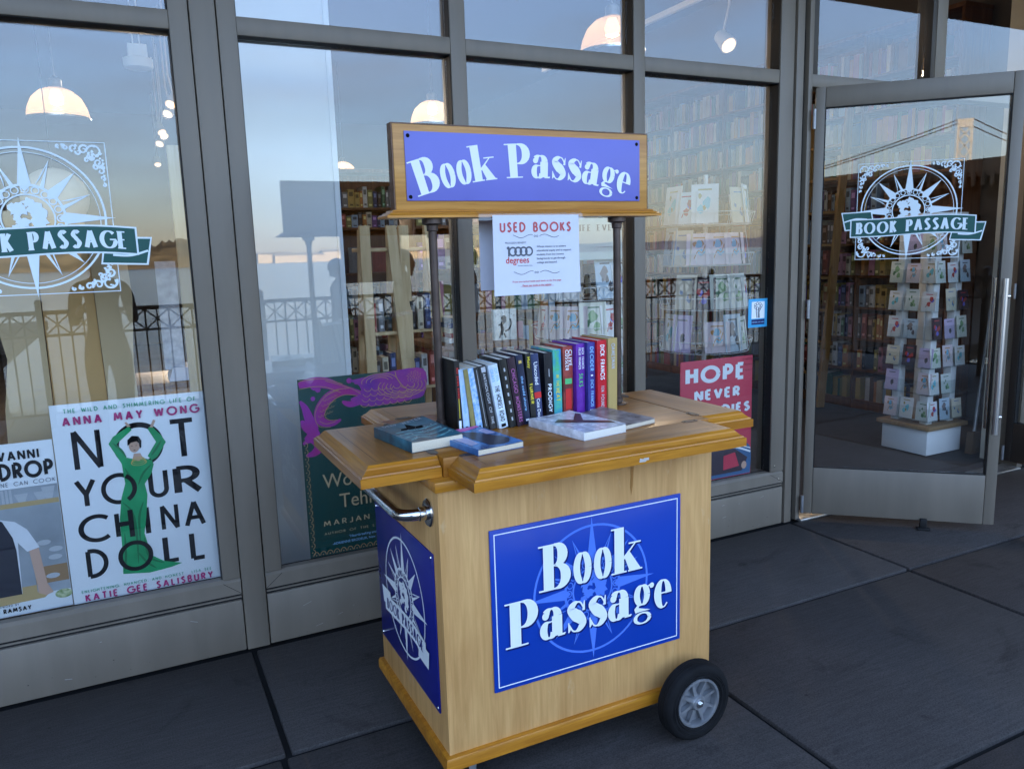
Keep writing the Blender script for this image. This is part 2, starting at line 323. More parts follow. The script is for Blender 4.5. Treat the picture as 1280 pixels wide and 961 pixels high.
# fat-face letters: thick stems, hairline joins
def fill(p): return ('fill', p)
def sf(x0, x1, y): return ('fill', [(x0, y - .018), (x1, y - .018), (x1, y + .018), (x0, y + .018)])
FAT = {
 'B': (.50, [[(.06, 0), (.06, 1)], [(.08, .98), (.22, .98)] + arc(.2, .755, .22, .225, 90, -90) + [(.08, .53)], [(.08, .53), (.24, .53)] + arc(.22, .275, .275, .255, 90, -90) + [(.08, .02)], sf(-.19, .25, .98), sf(-.19, .25, .02)]),
 'P': (.50, [[(.06, 0), (.06, 1)], [(.08, .98), (.22, .98)] + arc(.22, .70, .27, .28, 90, -90) + [(.08, .42)], sf(-.19, .25, .98), sf(-.19, .36, .02)]),
 'o': (.22, [(.66, arc(.11, .335, .152, .325, 0, 360, 36))]),
 'k': (.52, [[(.02, 0), (.02, 1.04)], sf(-.2, .0, 1.02), sf(-.2, .22, .018), ('fill', [(.1, .33), (.44, .63), (.48, .63), (.16, .30)]), sf(.28, .62, .645), ('fill', [(.16, .36), (.30, .47), (.62, .02), (.30, .02)]), sf(.26, .66, .018)]),
 'a': (.34, [[(.27, .02), (.27, .48)] , (.8, arc(.13, .48, .155, .175, 0, 150, 14)), ('fill', arc(-.02, .51, .085, .085, 0, 360, 18)), (.72, arc(.06, .185, .135, .18, 80, 335, 20)), ('fill', [(.06, .375), (.24, .40), (.24, .365), (.08, .345)]), ('fill', [(.28, -.005), (.46, .0), (.49, .05), (.40, .045), (.32, .09)])]),
 'g': (.30, [(.64, arc(.12, .43, .145, .225, 0, 360, 30)), ('fill', arc(.40, .61, .065, .065, 0, 360, 16)), ('fill', [(.22, .60), (.40, .672), (.40, .64), (.24, .57)]), ('fill', [(.0, .22), (-.10, .13), (-.07, .03), (.06, .04), (.36, .04), (.02, .14), (.06, .22)]), (.42, arc(.13, -.12, .20, .125, 0, 360, 30))]),
 'e': (.22, [('fill', [(.0, .34), (.30, .34), (.30, .375), (.0, .375)]), ('var', [(x, y, .018 + .085 * max(0, math.cos(R(t - 180))) ** 1.0 if t > 90 else .018 + .07 * max(0, math.cos(R(t))) ** 1.2) for t, (x, y) in zip([360 * i / 40 for i in range(36)], [(.11 + .158 * math.cos(R(9 * i)), .335 + .325 * math.sin(R(9 * i))) for i in range(36)])])]),
}
def _sglyph():
    c = cat_rom([(.30, .50), (.21, .64), (.08, .645), (-.03, .53), (.06, .40), (.20, .28), (.27, .15), (.16, .02), (.02, .015), (-.08, .17)], 6)
    n = len(c)
    var = ('var', [(x, y, .02 + .125 * max(0, 1 - abs(i / (n - 1) - .5) / .33) ** .7) for i, (x, y) in enumerate(c)])
    return [var, ('fill', [(.26, .44), (.31, .66), (.335, .66), (.335, .44)]), ('fill', [(-.11, 0), (-.11, .23), (-.085, .23), (-.04, .06), (-.085, 0)])]
FAT['s'] = (.24, _sglyph())

# ------------------------------------------------------------------ ground, water, far shore
def ground_mat():
    m = bpy.data.materials.new('dark stained concrete'); m.use_nodes = True; t = m.node_tree; b = t.nodes['Principled BSDF']; n = t.nodes.new; l = t.links.new
    c = n('ShaderNodeTexCoord')
    def noise(scale, st=(1, 1, 1), det=6, rough=.6, dist=0):
        q = n('ShaderNodeMapping'); q.inputs['Scale'].default_value = st; l(c.outputs['Object'], q.inputs['Vector'])
        z = n('ShaderNodeTexNoise'); z.inputs['Scale'].default_value = scale; z.inputs['Detail'].default_value = det; z.inputs['Roughness'].default_value = rough; z.inputs['Distortion'].default_value = dist; l(q.outputs[0], z.inputs['Vector']); return z.outputs['Fac']
    def ramp(f, a, ca, z, cz):
        r = n('ShaderNodeValToRGB'); r.color_ramp.elements[0].position = a; r.color_ramp.elements[0].color = (*ca, 1); r.color_ramp.elements[1].position = z; r.color_ramp.elements[1].color = (*cz, 1); l(f, r.inputs[0]); return r.outputs[0]
    def mul(a, b_):
        x = n('ShaderNodeMix'); x.data_type = 'RGBA'; x.blend_type = 'MULTIPLY'; x.inputs[0].default_value = 1; l(a, x.inputs[6]); l(b_, x.inputs[7]); return x.outputs[2]
    b.inputs['Specular IOR Level'].default_value = .15
    base = ramp(noise(1.1, det=8), .3, (.062, .055, .053), .75, (.084, .076, .074))
    streak = ramp(noise(26, (.22, 3.5, 1), 6, .75), .3, (.72, .72, .72), .65, (1.10, 1.10, 1.10))
    speck = ramp(noise(210, det=2), .30, (.62, .62, .62), .62, (1.12, 1.12, 1.12))
    stain = ramp(noise(1.7, det=6, rough=.7, dist=1.5), .30, (.52, .51, .52), .44, (1, 1, 1))
    out = mul(mul(mul(base, streak), speck), stain)
    # pale dried water marks and small chalky specks
    pale = n('ShaderNodeMix'); pale.data_type = 'RGBA'; pale.inputs[7].default_value = (.11, .112, .118, 1)
    l(ramp(noise(3.2, (1, 1, 1), 10, .75, .8), .60, (0, 0, 0), .78, (.4, .4, .4)), pale.inputs[0]); l(out, pale.inputs[6])
    vo = n('ShaderNodeTexVoronoi'); vo.inputs['Scale'].default_value = 5.5; l(c.outputs['Object'], vo.inputs['Vector'])
    spot_ = ramp(vo.outputs['Distance'], .035, (.75, .75, .75), .06, (0, 0, 0)); sel = ramp(vo.outputs['Color'], .55, (0, 0, 0), .6, (1, 1, 1)); fac = mul(spot_, sel)
    gum = n('ShaderNodeMix'); gum.data_type = 'RGBA'; gum.inputs[7].default_value = (.020, .019, .019, 1); l(fac, gum.inputs[0]); l(pale.outputs[2], gum.inputs[6])
    vo2 = n('ShaderNodeTexVoronoi'); vo2.inputs['Scale'].default_value = 11; l(c.outputs['Object'], vo2.inputs['Vector'])
    chip = n('ShaderNodeMix'); chip.data_type = 'RGBA'; chip.inputs[7].default_value = (.30, .30, .29, 1); l(mul(ramp(vo2.outputs['Distance'], .018, (1, 1, 1), .03, (0, 0, 0)), ramp(vo2.outputs['Color'], .80, (0, 0, 0), .82, (1, 1, 1))), chip.inputs[0]); l(gum.outputs[2], chip.inputs[6])
    l(chip.outputs[2], b.inputs['Base Color'])
    rr = n('ShaderNodeMapRange'); rr.inputs[3].default_value = .48; rr.inputs[4].default_value = .75; l(noise(2.3), rr.inputs[0]); l(rr.outputs[0], b.inputs['Roughness'])
    bp = n('ShaderNodeBump'); bp.inputs['Strength'].default_value = .35; bp.inputs['Distance'].default_value = .003; l(noise(30, (.25, 3, 1), 6, .7), bp.inputs['Height']); l(bp.outputs[0], b.inputs['Normal'])
    return m
M['concrete'] = ground_mat()
M['joint'] = mat('dark joint', (.010, .010, .011), .9)
g = MB(); g.box(-40, -6.4, -3.6, 45, .06, -.016, 1)
rows = [(-.012, -.756, .32, 2.925), (-.780, -1.775, .30, 1.463), (-1.797, -2.95, .30, 1.463), (-2.972, -4.6, .3, 1.463), (-4.62, -6.38, .3, 1.463)]
for y1, y0, xo, dx in rows:
    k0 = int((-14 - xo) / dx) - 1
    for k in range(k0, k0 + int(40 / dx) + 2):
        xa = xo + k * dx
        g.box(xa + .010, y0, -.05, xa + dx - .010, y1, random.uniform(-.002, .001), 0, .006)
tag(g.build('pavement', [M['concrete'], M['joint']]), kind='structure')
g = MB(); g.box(-6, .062, -.4, 9, 14, -.004); tag(g.build('shop_floor', M['concrete']), kind='structure')
wm = mat('bay water', (.045, .055, .062), .15, spec=.3, bump=(1.0, 1.0, .25), stretch=(.5, .9, 1))
g = MB(); g.add([(-9000, -9000, -3), (9000, -9000, -3), (9000, 300, -3), (-9000, 300, -3)], [(0, 1, 2, 3)]); tag(g.build('bay_water', wm), kind='structure')
def ridge(name, dist, az0, az1, n, prof, m, seed, depth, base=-4):
    rnd = random.Random(seed); mb = MB(); vs = []
    for j in range(5):
        for i in range(n + 1):
            a = az0 + (az1 - az0) * i / n; h = max(0, dist * math.tan(R(prof(a)))) + 1.5
            f = [0, .45, .8, 1, .3][j]; d = dist + depth * j / 3
            z = base + (h - base) * f * (1 + rnd.uniform(-.12, .12) * (j > 0))
            vs.append((d * math.sin(R(a)), -d * math.cos(R(a)), z))
    mb.add(vs, [(j * (n + 1) + i, j * (n + 1) + i + 1, (j + 1) * (n + 1) + i + 1, (j + 1) * (n + 1) + i) for j in range(4) for i in range(n)])
    return tag(mb.build(name, m), kind='structure')
hm = mat('dry wooded hill', (.10, .075, .035), .9, noise=(.03, .55), col2=(.30, .22, .11))
fm = mat('far hills', (.22, .20, .21), .95, noise=(.004, .3))
wob = lambda a, s: .5 + .5 * math.sin(a * s + 1.3) * math.sin(a * s * .37 + .4)
ridge('island_hill', 900, -13, 7.2, 90, lambda a: 1.8 * max(0, min(1, (a + 13) / 6)) * max(0, min(1, (7.0 - a) / 2.6)) * (.8 + .25 * wob(a, 1.7)), hm, 3, 130)
ridge('far_hills', 2600, -60, 75, 160, lambda a: .42 + .35 * wob(a, .21) + .08 * wob(a, 2.1), fm, 5, 700)
# low pale waterfront sheds along the far shore
for az, d, w, h, hue in ((9.5, 1500, 60, 12, 0), (11.2, 1480, 90, 9, 1), (14.0, 1520, 70, 14, 0), (18.5, 1500, 120, 10, 1), (24, 1500, 80, 13, 0)):
    mb = MB(); x, y = d * math.sin(R(az)), -d * math.cos(R(az))
    mb.box(x - w / 2, y - 15, -3, x + w / 2, y + 15, h); mb.prism([(-16, h), (16, h), (0, h + 4)], (x - w / 2, y, 0), (0, 1, 0), (0, 0, 1), (w, 0, 0))
    tag(mb.build('waterfront_shed', mat('sunlit shed wall', (.5, .42, .3), .8)), 'pale low shed on the far shore across the water', 'shed', 'pale sheds along the far shore')

# ------------------------------------------------------------------ the shop front
GY = .05      # glass plane
sf_ = thing('bookshop_front', (1.7, 0, 0), 'grey metal and glass front of the bookshop with tall window panes', 'shop front')
def part(name, mats, boxes, parent, bev=.002):
    mb = MB()
    for b in boxes: mb.box(*b, bev=bev)
    return mb.build(name, mats, parent)
ZT0, ZT1, ZTOP = 2.360, 2.425, 3.34
# broad posts between bays (stepped, with shadow grooves)
for xa, xb in ((.2985, .386), (3.197, 3.248), (-2.69, -2.60)):
    part('mullion_post', M['alu'], [(xa, -.004, .004, xb, .13, ZTOP)], sf_, .004)
for xa, xb in ((.229, .2945), (.3905, .456), (3.09, 3.183), (-2.596, -2.53)):
    part('window_jamb', M['alu'], [(xa, 0, .3125, xb, .11, ZTOP)], sf_, .003)
for xa, xb in ((1.290, 1.358), (2.194, 2.257), (-1.2, -1.13)):
    part('slim_mullion', M['alu'], [(xa, .002, .305, xb, .11, ZTOP)], sf_, .003)
bays = [(-2.53, -1.2), (-1.13, .229), (.456, 1.290), (1.358, 2.194), (2.257, 3.09)]
gas = []
for xa, xb in bays:
    part('transom_bar', M['alu'], [(xa, .003, ZT0, xb, .11, ZT1)], sf_, .003)
    for z0, z1 in ((.312, ZT0), (ZT1, ZTOP)):
        q = .0025
        part('glazing_gasket', M['gasket'], [(xa, .009, z0 + q, xa + q, .07, z1 - q), (xb - q, .009, z0 + q, xb, .07, z1 - q), (xa, .009, z1 - q, xb, .07, z1), (xa, .047, z0 - .02, xb, .049, z0 + q)], sf_, 0)
for xa, xb in ((-2.595, .2945), (.3905, 3.183)):
    mb = MB(); mb.prism([(0, .245), (.0, .299), (.012, .312), (.046, .312), (.046, .284), (.11, .284), (.11, .245)], (xa, 0, 0), (0, 1, 0), (0, 0, 1), (xb - xa, 0, 0))
    mb.build('window_sill', M['alu'], sf_)
    part('base_panel', M['alu'], [(xa, .001, .006, xb, .11, .2185)], sf_, .003)
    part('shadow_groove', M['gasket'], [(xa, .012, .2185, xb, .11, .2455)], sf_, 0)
    part('groove_bead', M['alu'], [(xa, .005, .2285, xb, .0118, .2345)], sf_, 0)
    part('head_bar', M['alu'], [(xa, 0, ZTOP, xb, .12, ZTOP + .09)], sf_, .003)
# seams of the mitred frame corners, thin dark lines
for xi, xo in ((.229, .2945), (.456, .3905), (3.09, 3.183), (-2.53, -2.595)):
    a = Art((0, -.0002, 0), (1, 0, 0), (0, 0, 1), base=.0004); a.strip([(xi, .299), (xo, .2465)], .0009); a.build('mitre_seam', M['gasket'], sf_)
panes = []
for i, (xa, xb) in enumerate(bays):
    for z0, z1 in ((.288, ZT0 - .003), (ZT1 + .003, ZTOP - .003)):
        panes.append(part('window_pane', M['glass'], [(xa + .003, GY, z0, xb - .003, GY + .008, z1)], sf_, 0))
# doorway: dark gap, jamb, transom over the door
part('door_recess', M['gasket'], [(3.248, .03, .004, 3.287, .12, ZTOP)], sf_, 0)
part('door_jamb', M['alu'], [(3.287, 0, .004, 3.317, .13, ZTOP)], sf_, .003)
part('door_transom_bar', M['alu'], [(3.317, .003, 2.357, 5.36, .11, 2.42)], sf_, .003)
part('slim_mullion', M['alu'], [(4.272, .006, 2.42, 4.36, .11, ZTOP)], sf_, .003)
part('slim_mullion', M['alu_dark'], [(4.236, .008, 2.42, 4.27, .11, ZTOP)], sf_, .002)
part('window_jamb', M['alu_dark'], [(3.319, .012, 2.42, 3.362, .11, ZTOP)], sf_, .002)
part('window_pane', M['glass'], [(3.363, GY, 2.42, 4.235, GY + .008, ZTOP)], sf_, 0)
part('window_pane', M['glass'], [(4.362, GY, 2.42, 5.33, GY + .008, ZTOP)], sf_, 0)
part('door_jamb', M['alu'], [(5.33, 0, .004, 5.39, .13, ZTOP)], sf_, .003)
part('head_bar', M['alu'], [(3.317, 0, ZTOP, 5.39, .12, ZTOP + .09)], sf_, .003)
part('door_threshold', mat('worn aluminium', (.5, .5, .5), .35, .9, noise=(40, .3)), [(3.30, -.03, -.002, 5.33, .1, .012)], sf_, .004)
# small screws and scuffs on the frames
for x, z in ((3.118, .345), (3.150, .268)): mb = MB(); mb.lathe([(0, -.003), (.005, -.002), (.005, 0)], (x, 0, z), 'y', 10); mb.build('frame_screw', M['chrome'], sf_)

# scuffs and splashes low on the base panels
rs = random.Random(6)
a = Art((0, .0008, 0), (1, 0, 0), (0, 0, 1), base=.0004)
for k in range(34):
    x, z, l_ = rs.uniform(-.7, 3.1), rs.uniform(.02, .20), rs.uniform(.004, .035); tl = rs.uniform(-.4, .4)
    if .29 < x < .40: continue
    a.strip([(x, z), (x + l_, z + l_ * tl)], rs.uniform(.0003, .0011))
a.build('scuff_mark', mat('pale scuff', (.36, .35, .33), .7), sf_)['kind'] = 'stuff'
a = Art((0, .0008, 0), (1, 0, 0), (0, 0, 1), base=.0007)
for k in range(60):
    x, z = rs.uniform(-.7, 3.1), .008 + rs.random() ** 2 * .09
    if .285 < x < .40: continue
    a.disc(x, z, rs.uniform(.0008, .0028), n=7)
a.build('splash_mark', mat('dried mud splash', (.085, .078, .068), .8), sf_)['kind'] = 'stuff'

# the building around it: facade above, canopy, walls; it stands between the low sun and the pavement
bd = thing('terminal_building', (1, 7, 0), 'large building with the bookshop at its foot and a deep canopy over the pavement', 'building')
cream = mat('cream stone facade', (.42, .38, .31), .8, noise=(3, .08))
soff = mat('brown canopy soffit', (.12, .10, .085), .8, noise=(2, .1))
part('facade', cream, [(-40, .13, ZTOP + .09, 46, .5, 15), (-40, .13, -.02, -6.2, .5, ZTOP + .09), (5.392, .135, -.02, 6.5, .3, ZTOP + .088), (9.2, .13, -.02, 46, .5, ZTOP + .09), (-6.2, .131, -.02, -2.70, .3, ZTOP + .089)], bd, 0)
part('roof', cream, [(-40, .5, 14.6, 46, 30, 15)], bd, 0)
part('rear_wall', cream, [(-40, 29.5, -.4, 46, 30, 14.6)], bd, 0)
part('side_wall', cream, [(-40, .5, -.4, -39.5, 29.5, 14.6)], bd, 0); part('side_wall', cream, [(45.5, .5, -.4, 46, 29.5, 14.6)], bd, 0)
part('canopy', soff, [(-40, -2.86, 3.96, 46, .129, 4.22)], bd, .01)
iw = mat('dull brown plaster', (.17, .15, .135), .8, noise=(1.5, .05))
part('partition_wall', iw, [(-6.2, .31, -.3, -6.0, 13.8, 4.4), (6.5, .14, -.3, 6.7, 13.8, 4.4), (-6.2, 13.8, -.3, 6.7, 14.0, 4.4)], bd, 0)
part('shop_ceiling', mat('grey painted ceiling', (.16, .16, .17), .85), [(-6, .14, 4.35, 6.5, 13.8, 4.5)], bd, 0)
wc = thing('white_column', (.75, .9, 0), 'wide white plastered column standing just inside the second window', 'column')
part('shaft', M['white_wall'], [(.43, .62, .002, .948, 1.2, 4.345)], wc, .006)
part('corner_bead', mat('bright corner bead', (.85, .88, .9), .5), [(.925, .612, .003, .951, .619, 4.34)], wc, .002)

# ------------------------------------------------------------------ doors
def make_door(loc, rz, name, label):
    """local x along the leaf from the hinge, -y is the outer face"""
    d = thing(name, loc, label, 'door', rz=rz); W_, Z0, Z1 = .957, .046, 2.348
    def P(nm, m, boxes, bev=.003):
        mb = MB()
        for b in boxes: mb.box(*b, bev=bev)
        return mb.build(nm, m, d, rel=False)
    P('hinge_stile', M['alu'], [(0, 0, Z0, .048, .045, Z1)]); P('lock_stile', M['alu'], [(.905, 0, Z0, W_, .045, Z1)])
    P('top_rail', M['alu'], [(.0495, .0005, 2.246, .9035, .0445, Z1)]); P('bottom_rail', M['alu'], [(.0495, .0005, Z0, .9035, .0445, .314)])
    q = .004
    P('glazing_gasket', M['gasket'], [(.0495, .004, .318, .0495 + q, .04, 2.242), (.9035 - q, .004, .318, .9035, .04, 2.242), (.0495, .004, 2.242, .9035, .04, 2.246), (.0495, .004, .314, .9035, .04, .318)], 0)
    gl = P('window_pane', M['glass'], [(.054, .018, .3185, .899, .025, 2.2415)], 0)
    for side, nm in ((-1, 'pull_bar'), (1, 'pull_bar')):
        y = -.055 if side < 0 else .10; mb = MB(); mb.tube([(.915, y, .55), (.915, y, 1.35)], .0145, 16)
        h = mb.build(nm, M['chrome'] if side > 0 else mat('satin steel', (.55, .55, .56), .3, 1), d, rel=False)
        mb = MB()
        for z in (.64, 1.26): mb.tube([(.915, y, z), (.935, y * .9, z), (.940, 0 if side < 0 else .046, z)], .009, 10); 
        mb.build('handle_bracket', M['chrome'], h, rel=False)
    for z in (2.19, 1.2, .10):
        mb = MB(); mb.tube([(-.004, -.006, z - .05), (-.004, -.006, z + .05)], .009, 10); mb.build('hinge', M['steel'], d, rel=False)
    mb = MB(); mb.box(.60, -.02, .0, .635, .0, .06, bev=.004); mb.box(.585, -.035, .0, .65, -.0, .012, bev=.003); mb.build('door_stop', M['gasket'], d, rel=False)
    return d, gl
door, door_glass = make_door((3.32, -.02, 0), -R(43), 'shop_door', 'grey metal framed glass door propped open with a steel pull bar')
door2, _ = make_door((5.29, .07, 0), R(-92), 'folded_door', 'second door leaf coloured as in shade, folded back at the far side of the doorway')
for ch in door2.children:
    if ch.name.split('.')[0] in ('hinge_stile', 'lock_stile', 'top_rail', 'bottom_rail'): ch.data.materials[0] = M['alu_dark']  # shade on this leaf is put into its colour, darker than the other door

# ------------------------------------------------------------------ compass emblem used on the signs and window stickers
def kite(a, cx, cy, ang, r, w, b, m, mh=None, hollow=False):
    c, s_ = math.cos(R(ang)), math.sin(R(ang)); T = lambda x, y: (cx + c * x - s_ * y, cy + s_ * x + c * y)
    if hollow:
        a.poly([T(r, 0), T(b, w), T(b + .12 * r, w * .45), T(r * .9, 0)], m); 
        a.poly([T(b, -w), T(r, 0), T(b, w * -.1)], m)
    else: a.poly([T(r, 0), T(b, w), T(b * .8, 0), T(b, -w)], m)
def blob(a, cx, cy, r, m, rnd, n=18, ry=1):
    a.poly([(cx + r * (1 + rnd.uniform(-.35, .3)) * math.cos(2 * math.pi * j / n), cy + r * ry * (1 + rnd.uniform(-.35, .3)) * math.sin(2 * math.pi * j / n)) for j in range(n)], m)
def compass(a, cx, cy, Rr, m, lw=.018, seed=4, globe=True):
    """Rr: tip of the long points"""
    rnd = random.Random(seed); ro = Rr * .88; ri = Rr * .42
    a.ring(cx, cy, ro - lw * Rr, ro + lw * Rr, m)
    for k in range(16):
        ang = 90 + k * 22.5
        if k % 4 == 0: kite(a, cx, cy, ang, Rr * 1.0, Rr * .075, ri, m)
        elif k % 2 == 0: kite(a, cx, cy, ang, ro * .93, Rr * .07, ri, m)
        else: kite(a, cx, cy, ang, ro * .90, Rr * .055, ri, m, hollow=True)
    a.ring(cx, cy, ri - lw * Rr, ri + lw * 1.3 * Rr, m, 48); a.ring(cx, cy, Rr * .29, Rr * .29 + 1.6 * lw * Rr, m, 40)
    for k in range(20):
        t = 2 * math.pi * k / 20; a.ring(cx + Rr * .365 * math.cos(t), cy + Rr * .365 * math.sin(t), Rr * .035, Rr * .05, m, 10)
    if globe:
        for x, y, r in ((-.10, .12, .10), (-.06, -.05, .07), (-.12, .0, .05), (.10, .10, .11), (.13, -.04, .09), (.02, .2, .06), (.06, -.16, .05), (-.15, -.12, .05)): blob(a, cx + Rr * x, cy + Rr * y, Rr * r, m, rnd)
def ribbon(a, cx, cy, L_, h, rise, mf, mb, mo, text, sh, tail=True, ts=.66):
    """a waving banner: half length L_, height h"""
    y = lambda t: cy + rise * (1 - t * t) + .06 * h * math.sin(3 * t)
    n = 24; up_ = [(cx + L_ * (-1 + 2 * i / n), y(-1 + 2 * i / n) + h / 2) for i in range(n + 1)]; dn = [(x, yy - h) for x, yy in up_]
    e = h * .07
    if tail:
        for s_ in (-1, 1):
            x0 = cx + s_ * L_; d = y(1) + (h * .42 if s_ < 0 else -h * .42)
            t1 = [(x0 - s_ * h * 1.3, d - h * .42), (x0 + s_ * h * .32, d - h * .5), (x0 + s_ * h * .55, d + h * .5), (x0 - s_ * h * 1.1, d + h * .55)]
            a.poly([(p[0] + (e if p[0] > x0 - s_ * h * .4 else -e), p[1] + (e if p[1] > d else -e)) for p in t1], mo); a.poly(t1, mb)
            t2 = [(x0 - s_ * h * .9, d - s_ * h * .12), (x0 + s_ * h * .42, d + s_ * h * .02)]; a.strip(cat_rom([t2[0], ((t2[0][0] + t2[1][0]) / 2, d - s_ * h * .16), t2[1]], 6), e * .6, None, mo)
    a.poly([(x - e, yy + e) for x, yy in up_[:1]] + [(x, yy + e) for x, yy in up_] + [(up_[-1][0] + e, up_[-1][1] + e), (dn[-1][0] + e, dn[-1][1] - e)] + [(x, yy - e) for x, yy in dn[::-1]] + [(dn[0][0] - e, dn[0][1] - e)], mo)
    a.poly(up_ + dn[::-1], mf)
    q = lambda x, yy: (x, y((x - cx) / L_) - h * ts / 2 + yy)
    a.glyphs(text, cx, 0, h * ts, SERIF, mo if sh is None else sh, wx=.17, wy=.04, space=.10, width=2 * L_ * .92, T=q)
def serif(g):
    """adds hairline feet to the stems of a capital"""
    out = list(g[1])
    for st in g[1]:
        if isinstance(st, tuple): continue
        if len(st) == 2 and st[0][0] == st[1][0]:
            for x, y in st: out.append(('fill', [(x - .2, y - .035), (x + .2, y - .035), (x + .2, y + .035), (x - .2, y + .035)]))
    return (g[0] + .06, out)
SERIF = {k: serif(v) for k, v in CAPS.items()}

# ------------------------------------------------------------------ the book cart
cart = thing('book_cart', (1.158, -.912, 0), 'wooden rolling book cart with blue signs, folding counter leaves and a header board', 'book cart')
ZC = 1.01
mb = MB(); mb.box(.692, -1.228, .150, 1.624, -.60, .926, bev=.002)
mb.box(.6915, -1.2275, .151, .7065, -1.2285, .925)      # edge of the side sheet showing on the front
mb.build('cabinet', M['ply'], cart)
mb = MB(); prof = [(-.001, .112), (.016, .112), (.016, .140), (.012, .149), (-.001, .153)]
def skirt(mb, x0, x1, y0, y1, prof):
    vs = []
    for o, z in prof: vs += [(x0 - o, y0 - o, z), (x1 + o, y0 - o, z), (x1 + o, y1 + o, z), (x0 - o, y1 + o, z)]
    mb.add(vs, [(i * 4 + j, i * 4 + (j + 1) % 4, (i + 1) * 4 + (j + 1) % 4, (i + 1) * 4 + j) for i in range(len(prof) - 1) for j in range(4)])
skirt(mb, .692, 1.624, -1.228, -.60, prof); mb.box(.693, -1.227, .112, 1.623, -.601, .118)
mb.build('base_moulding', M['trim'], cart)
mb = MB(); mb.box(.682, -1.238, .9265, 1.655, -.60, .9555, bev=.003); mb.build('top_bearer', M['trim'], cart)
mb = MB(); mb.box(.7225, -1.2015, .956, 1.6315, -.6355, ZC, bev=.0015); mb.build('counter', M['oak'], cart)
LP = [(0, .9575), (0, .9825), (.005, .984), (.0065, .988), (.013, .991), (.019, .997), (.0215, .9995), (.024, 1.003), (.028, 1.0065), (.032, ZC)]
def leaf(x0, x1, y0, y1, sides, m):
    """sides: which edges carry the moulding (left, right, front, back)"""
    mb = MB(); vs = []
    for o, z in LP: vs += [(x0 + o * sides[0], y0 + o * sides[2], z), (x1 - o * sides[1], y0 + o * sides[2], z), (x1 - o * sides[1], y1 - o * sides[3], z), (x0 + o * sides[0], y1 - o * sides[3], z)]
    n = len(LP)
    for i in range(n - 1):
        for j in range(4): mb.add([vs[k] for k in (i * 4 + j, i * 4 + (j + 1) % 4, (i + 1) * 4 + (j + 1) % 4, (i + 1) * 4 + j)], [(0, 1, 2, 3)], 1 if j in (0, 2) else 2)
    mb.add(vs[:4], [(3, 2, 1, 0)], 1); mb.add(vs[-4:], [(0, 1, 2, 3)], 0)
    # the fine inlaid seam of the frame round the leaf
    q = .062; a0, a1, b0, b1 = x0 + q * sides[0], x1 - q * sides[1], y0 + q * sides[2], y1 - q * sides[3]; z = ZC + .0002; t = .0011
    for p in ((a0, b0, a1, b0), (a0, b1, a1, b1), (a0, b0, a0, b1), (a1, b0, a1, b1)):
        mb.add([(p[0] - t, p[1] - t, z), (p[2] + t, p[1] - t, z), (p[2] + t, p[3] + t, z), (p[0] - t, p[3] + t, z)], [(0, 1, 2, 3)], 3)
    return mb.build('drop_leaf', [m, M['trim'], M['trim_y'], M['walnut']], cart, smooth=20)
leaf(.735, 1.627, -1.380, -1.2045, (1, 1, 1, 0), M['oak'])
leaf(.495, .7195, -1.196, -.6355, (1, 0, 1, 1), M['oak_y'])
leaf(1.6345, 1.826, -1.196, -.6355, (0, 1, 1, 1), M['oak_y'])
leaf(.722, 1.632, -.6325, -.378, (1, 1, 0, 1), M['oak'])
def hinge(x, y, along):
    mb = MB(); n = 20; p = []
    for j in range(n):
        a = 2 * math.pi * j / n; u, v = .030 * math.copysign(abs(math.cos(a)) ** .7, math.cos(a)), .0135 * math.sin(a); p.append((u, v) if along == 'x' else (v, u))
    mb.prism(p, (x, y, ZC - .001), (1, 0, 0), (0, 1, 0), (0, 0, .0022))
    for k in (-.019, .019): mb.lathe([(.0035, 0), (.003, .0012), (0, .0014)], (x + (k if along == 'x' else 0), y + (0 if along == 'x' else k), ZC + .0012), 'z', 8)
    return mb.build('leaf_hinge', M['bronze'], cart)
for x in (.80, 1.555): hinge(x, -1.203, 'x'); hinge(x, -.634, 'x')
for y in (-1.12, -.72): hinge(.721, y, 'y'); hinge(1.633, y, 'y')
# posts and header board
for x in (.858, 1.529):
    mb = MB(); mb.lathe([(.031, ZC + .001), (.031, ZC + .006), (.017, ZC + .010), (.0165, ZC + .022), (.0128, ZC + .026), (.0128, 1.622), (.017, 1.624), (.018, 1.640), (.031, 1.645), (.031, 1.6605)], (x, -.84, 0), 'z', 20)
    mb.build('sign_post', M['bronze'], cart)
mb = MB(); mb.box(.742, -.856, 1.6855, 1.644, -.818, 1.932, 0, .002); h = mb.build('header_board', M['hboard'], cart)
mb = MB(); mb.box(.738, -.8545, 1.686, .7416, -.817, 1.933); mb.box(.738, -.854, 1.9325, 1.645, -.817, 1.936); mb.box(1.6445, -.8545, 1.686, 1.6475, -.817, 1.933); mb.build('dark_edging', M['walnut'], h)
mb = MB(); pr = [(.0, 1.6855), (.008, 1.6845), (.011, 1.679), (.018, 1.677), (.020, 1.6735), (.028, 1.671), (.031, 1.668), (.031, 1.6615)]
vs = []
for o, z in pr: vs += [(.735 - o, -.862 - o * .8, z), (1.651 + o, -.862 - o * .8, z), (1.651 + o, -.812 + o * .8, z), (.735 - o, -.812 + o * .8, z)]
mb.add(vs, [(i * 4 + j, i * 4 + (j + 1) % 4, (i + 1) * 4 + (j + 1) % 4, (i + 1) * 4 + j) for i in range(len(pr) - 1) for j in range(4)] + [(0, 1, 2, 3), tuple(range(28, 32))[::-1]])
mb.build('header_ledge', M['trim'], cart)
mb = MB(); mb.box(.776, -.8605, 1.712, 1.610, -.8562, 1.912, bev=.0008); hp = mb.build('header_sign', M['peri'], cart)
a = Art((0, -.8607, 0), (1, 0, 0), (0, 0, 1), base=.0004)
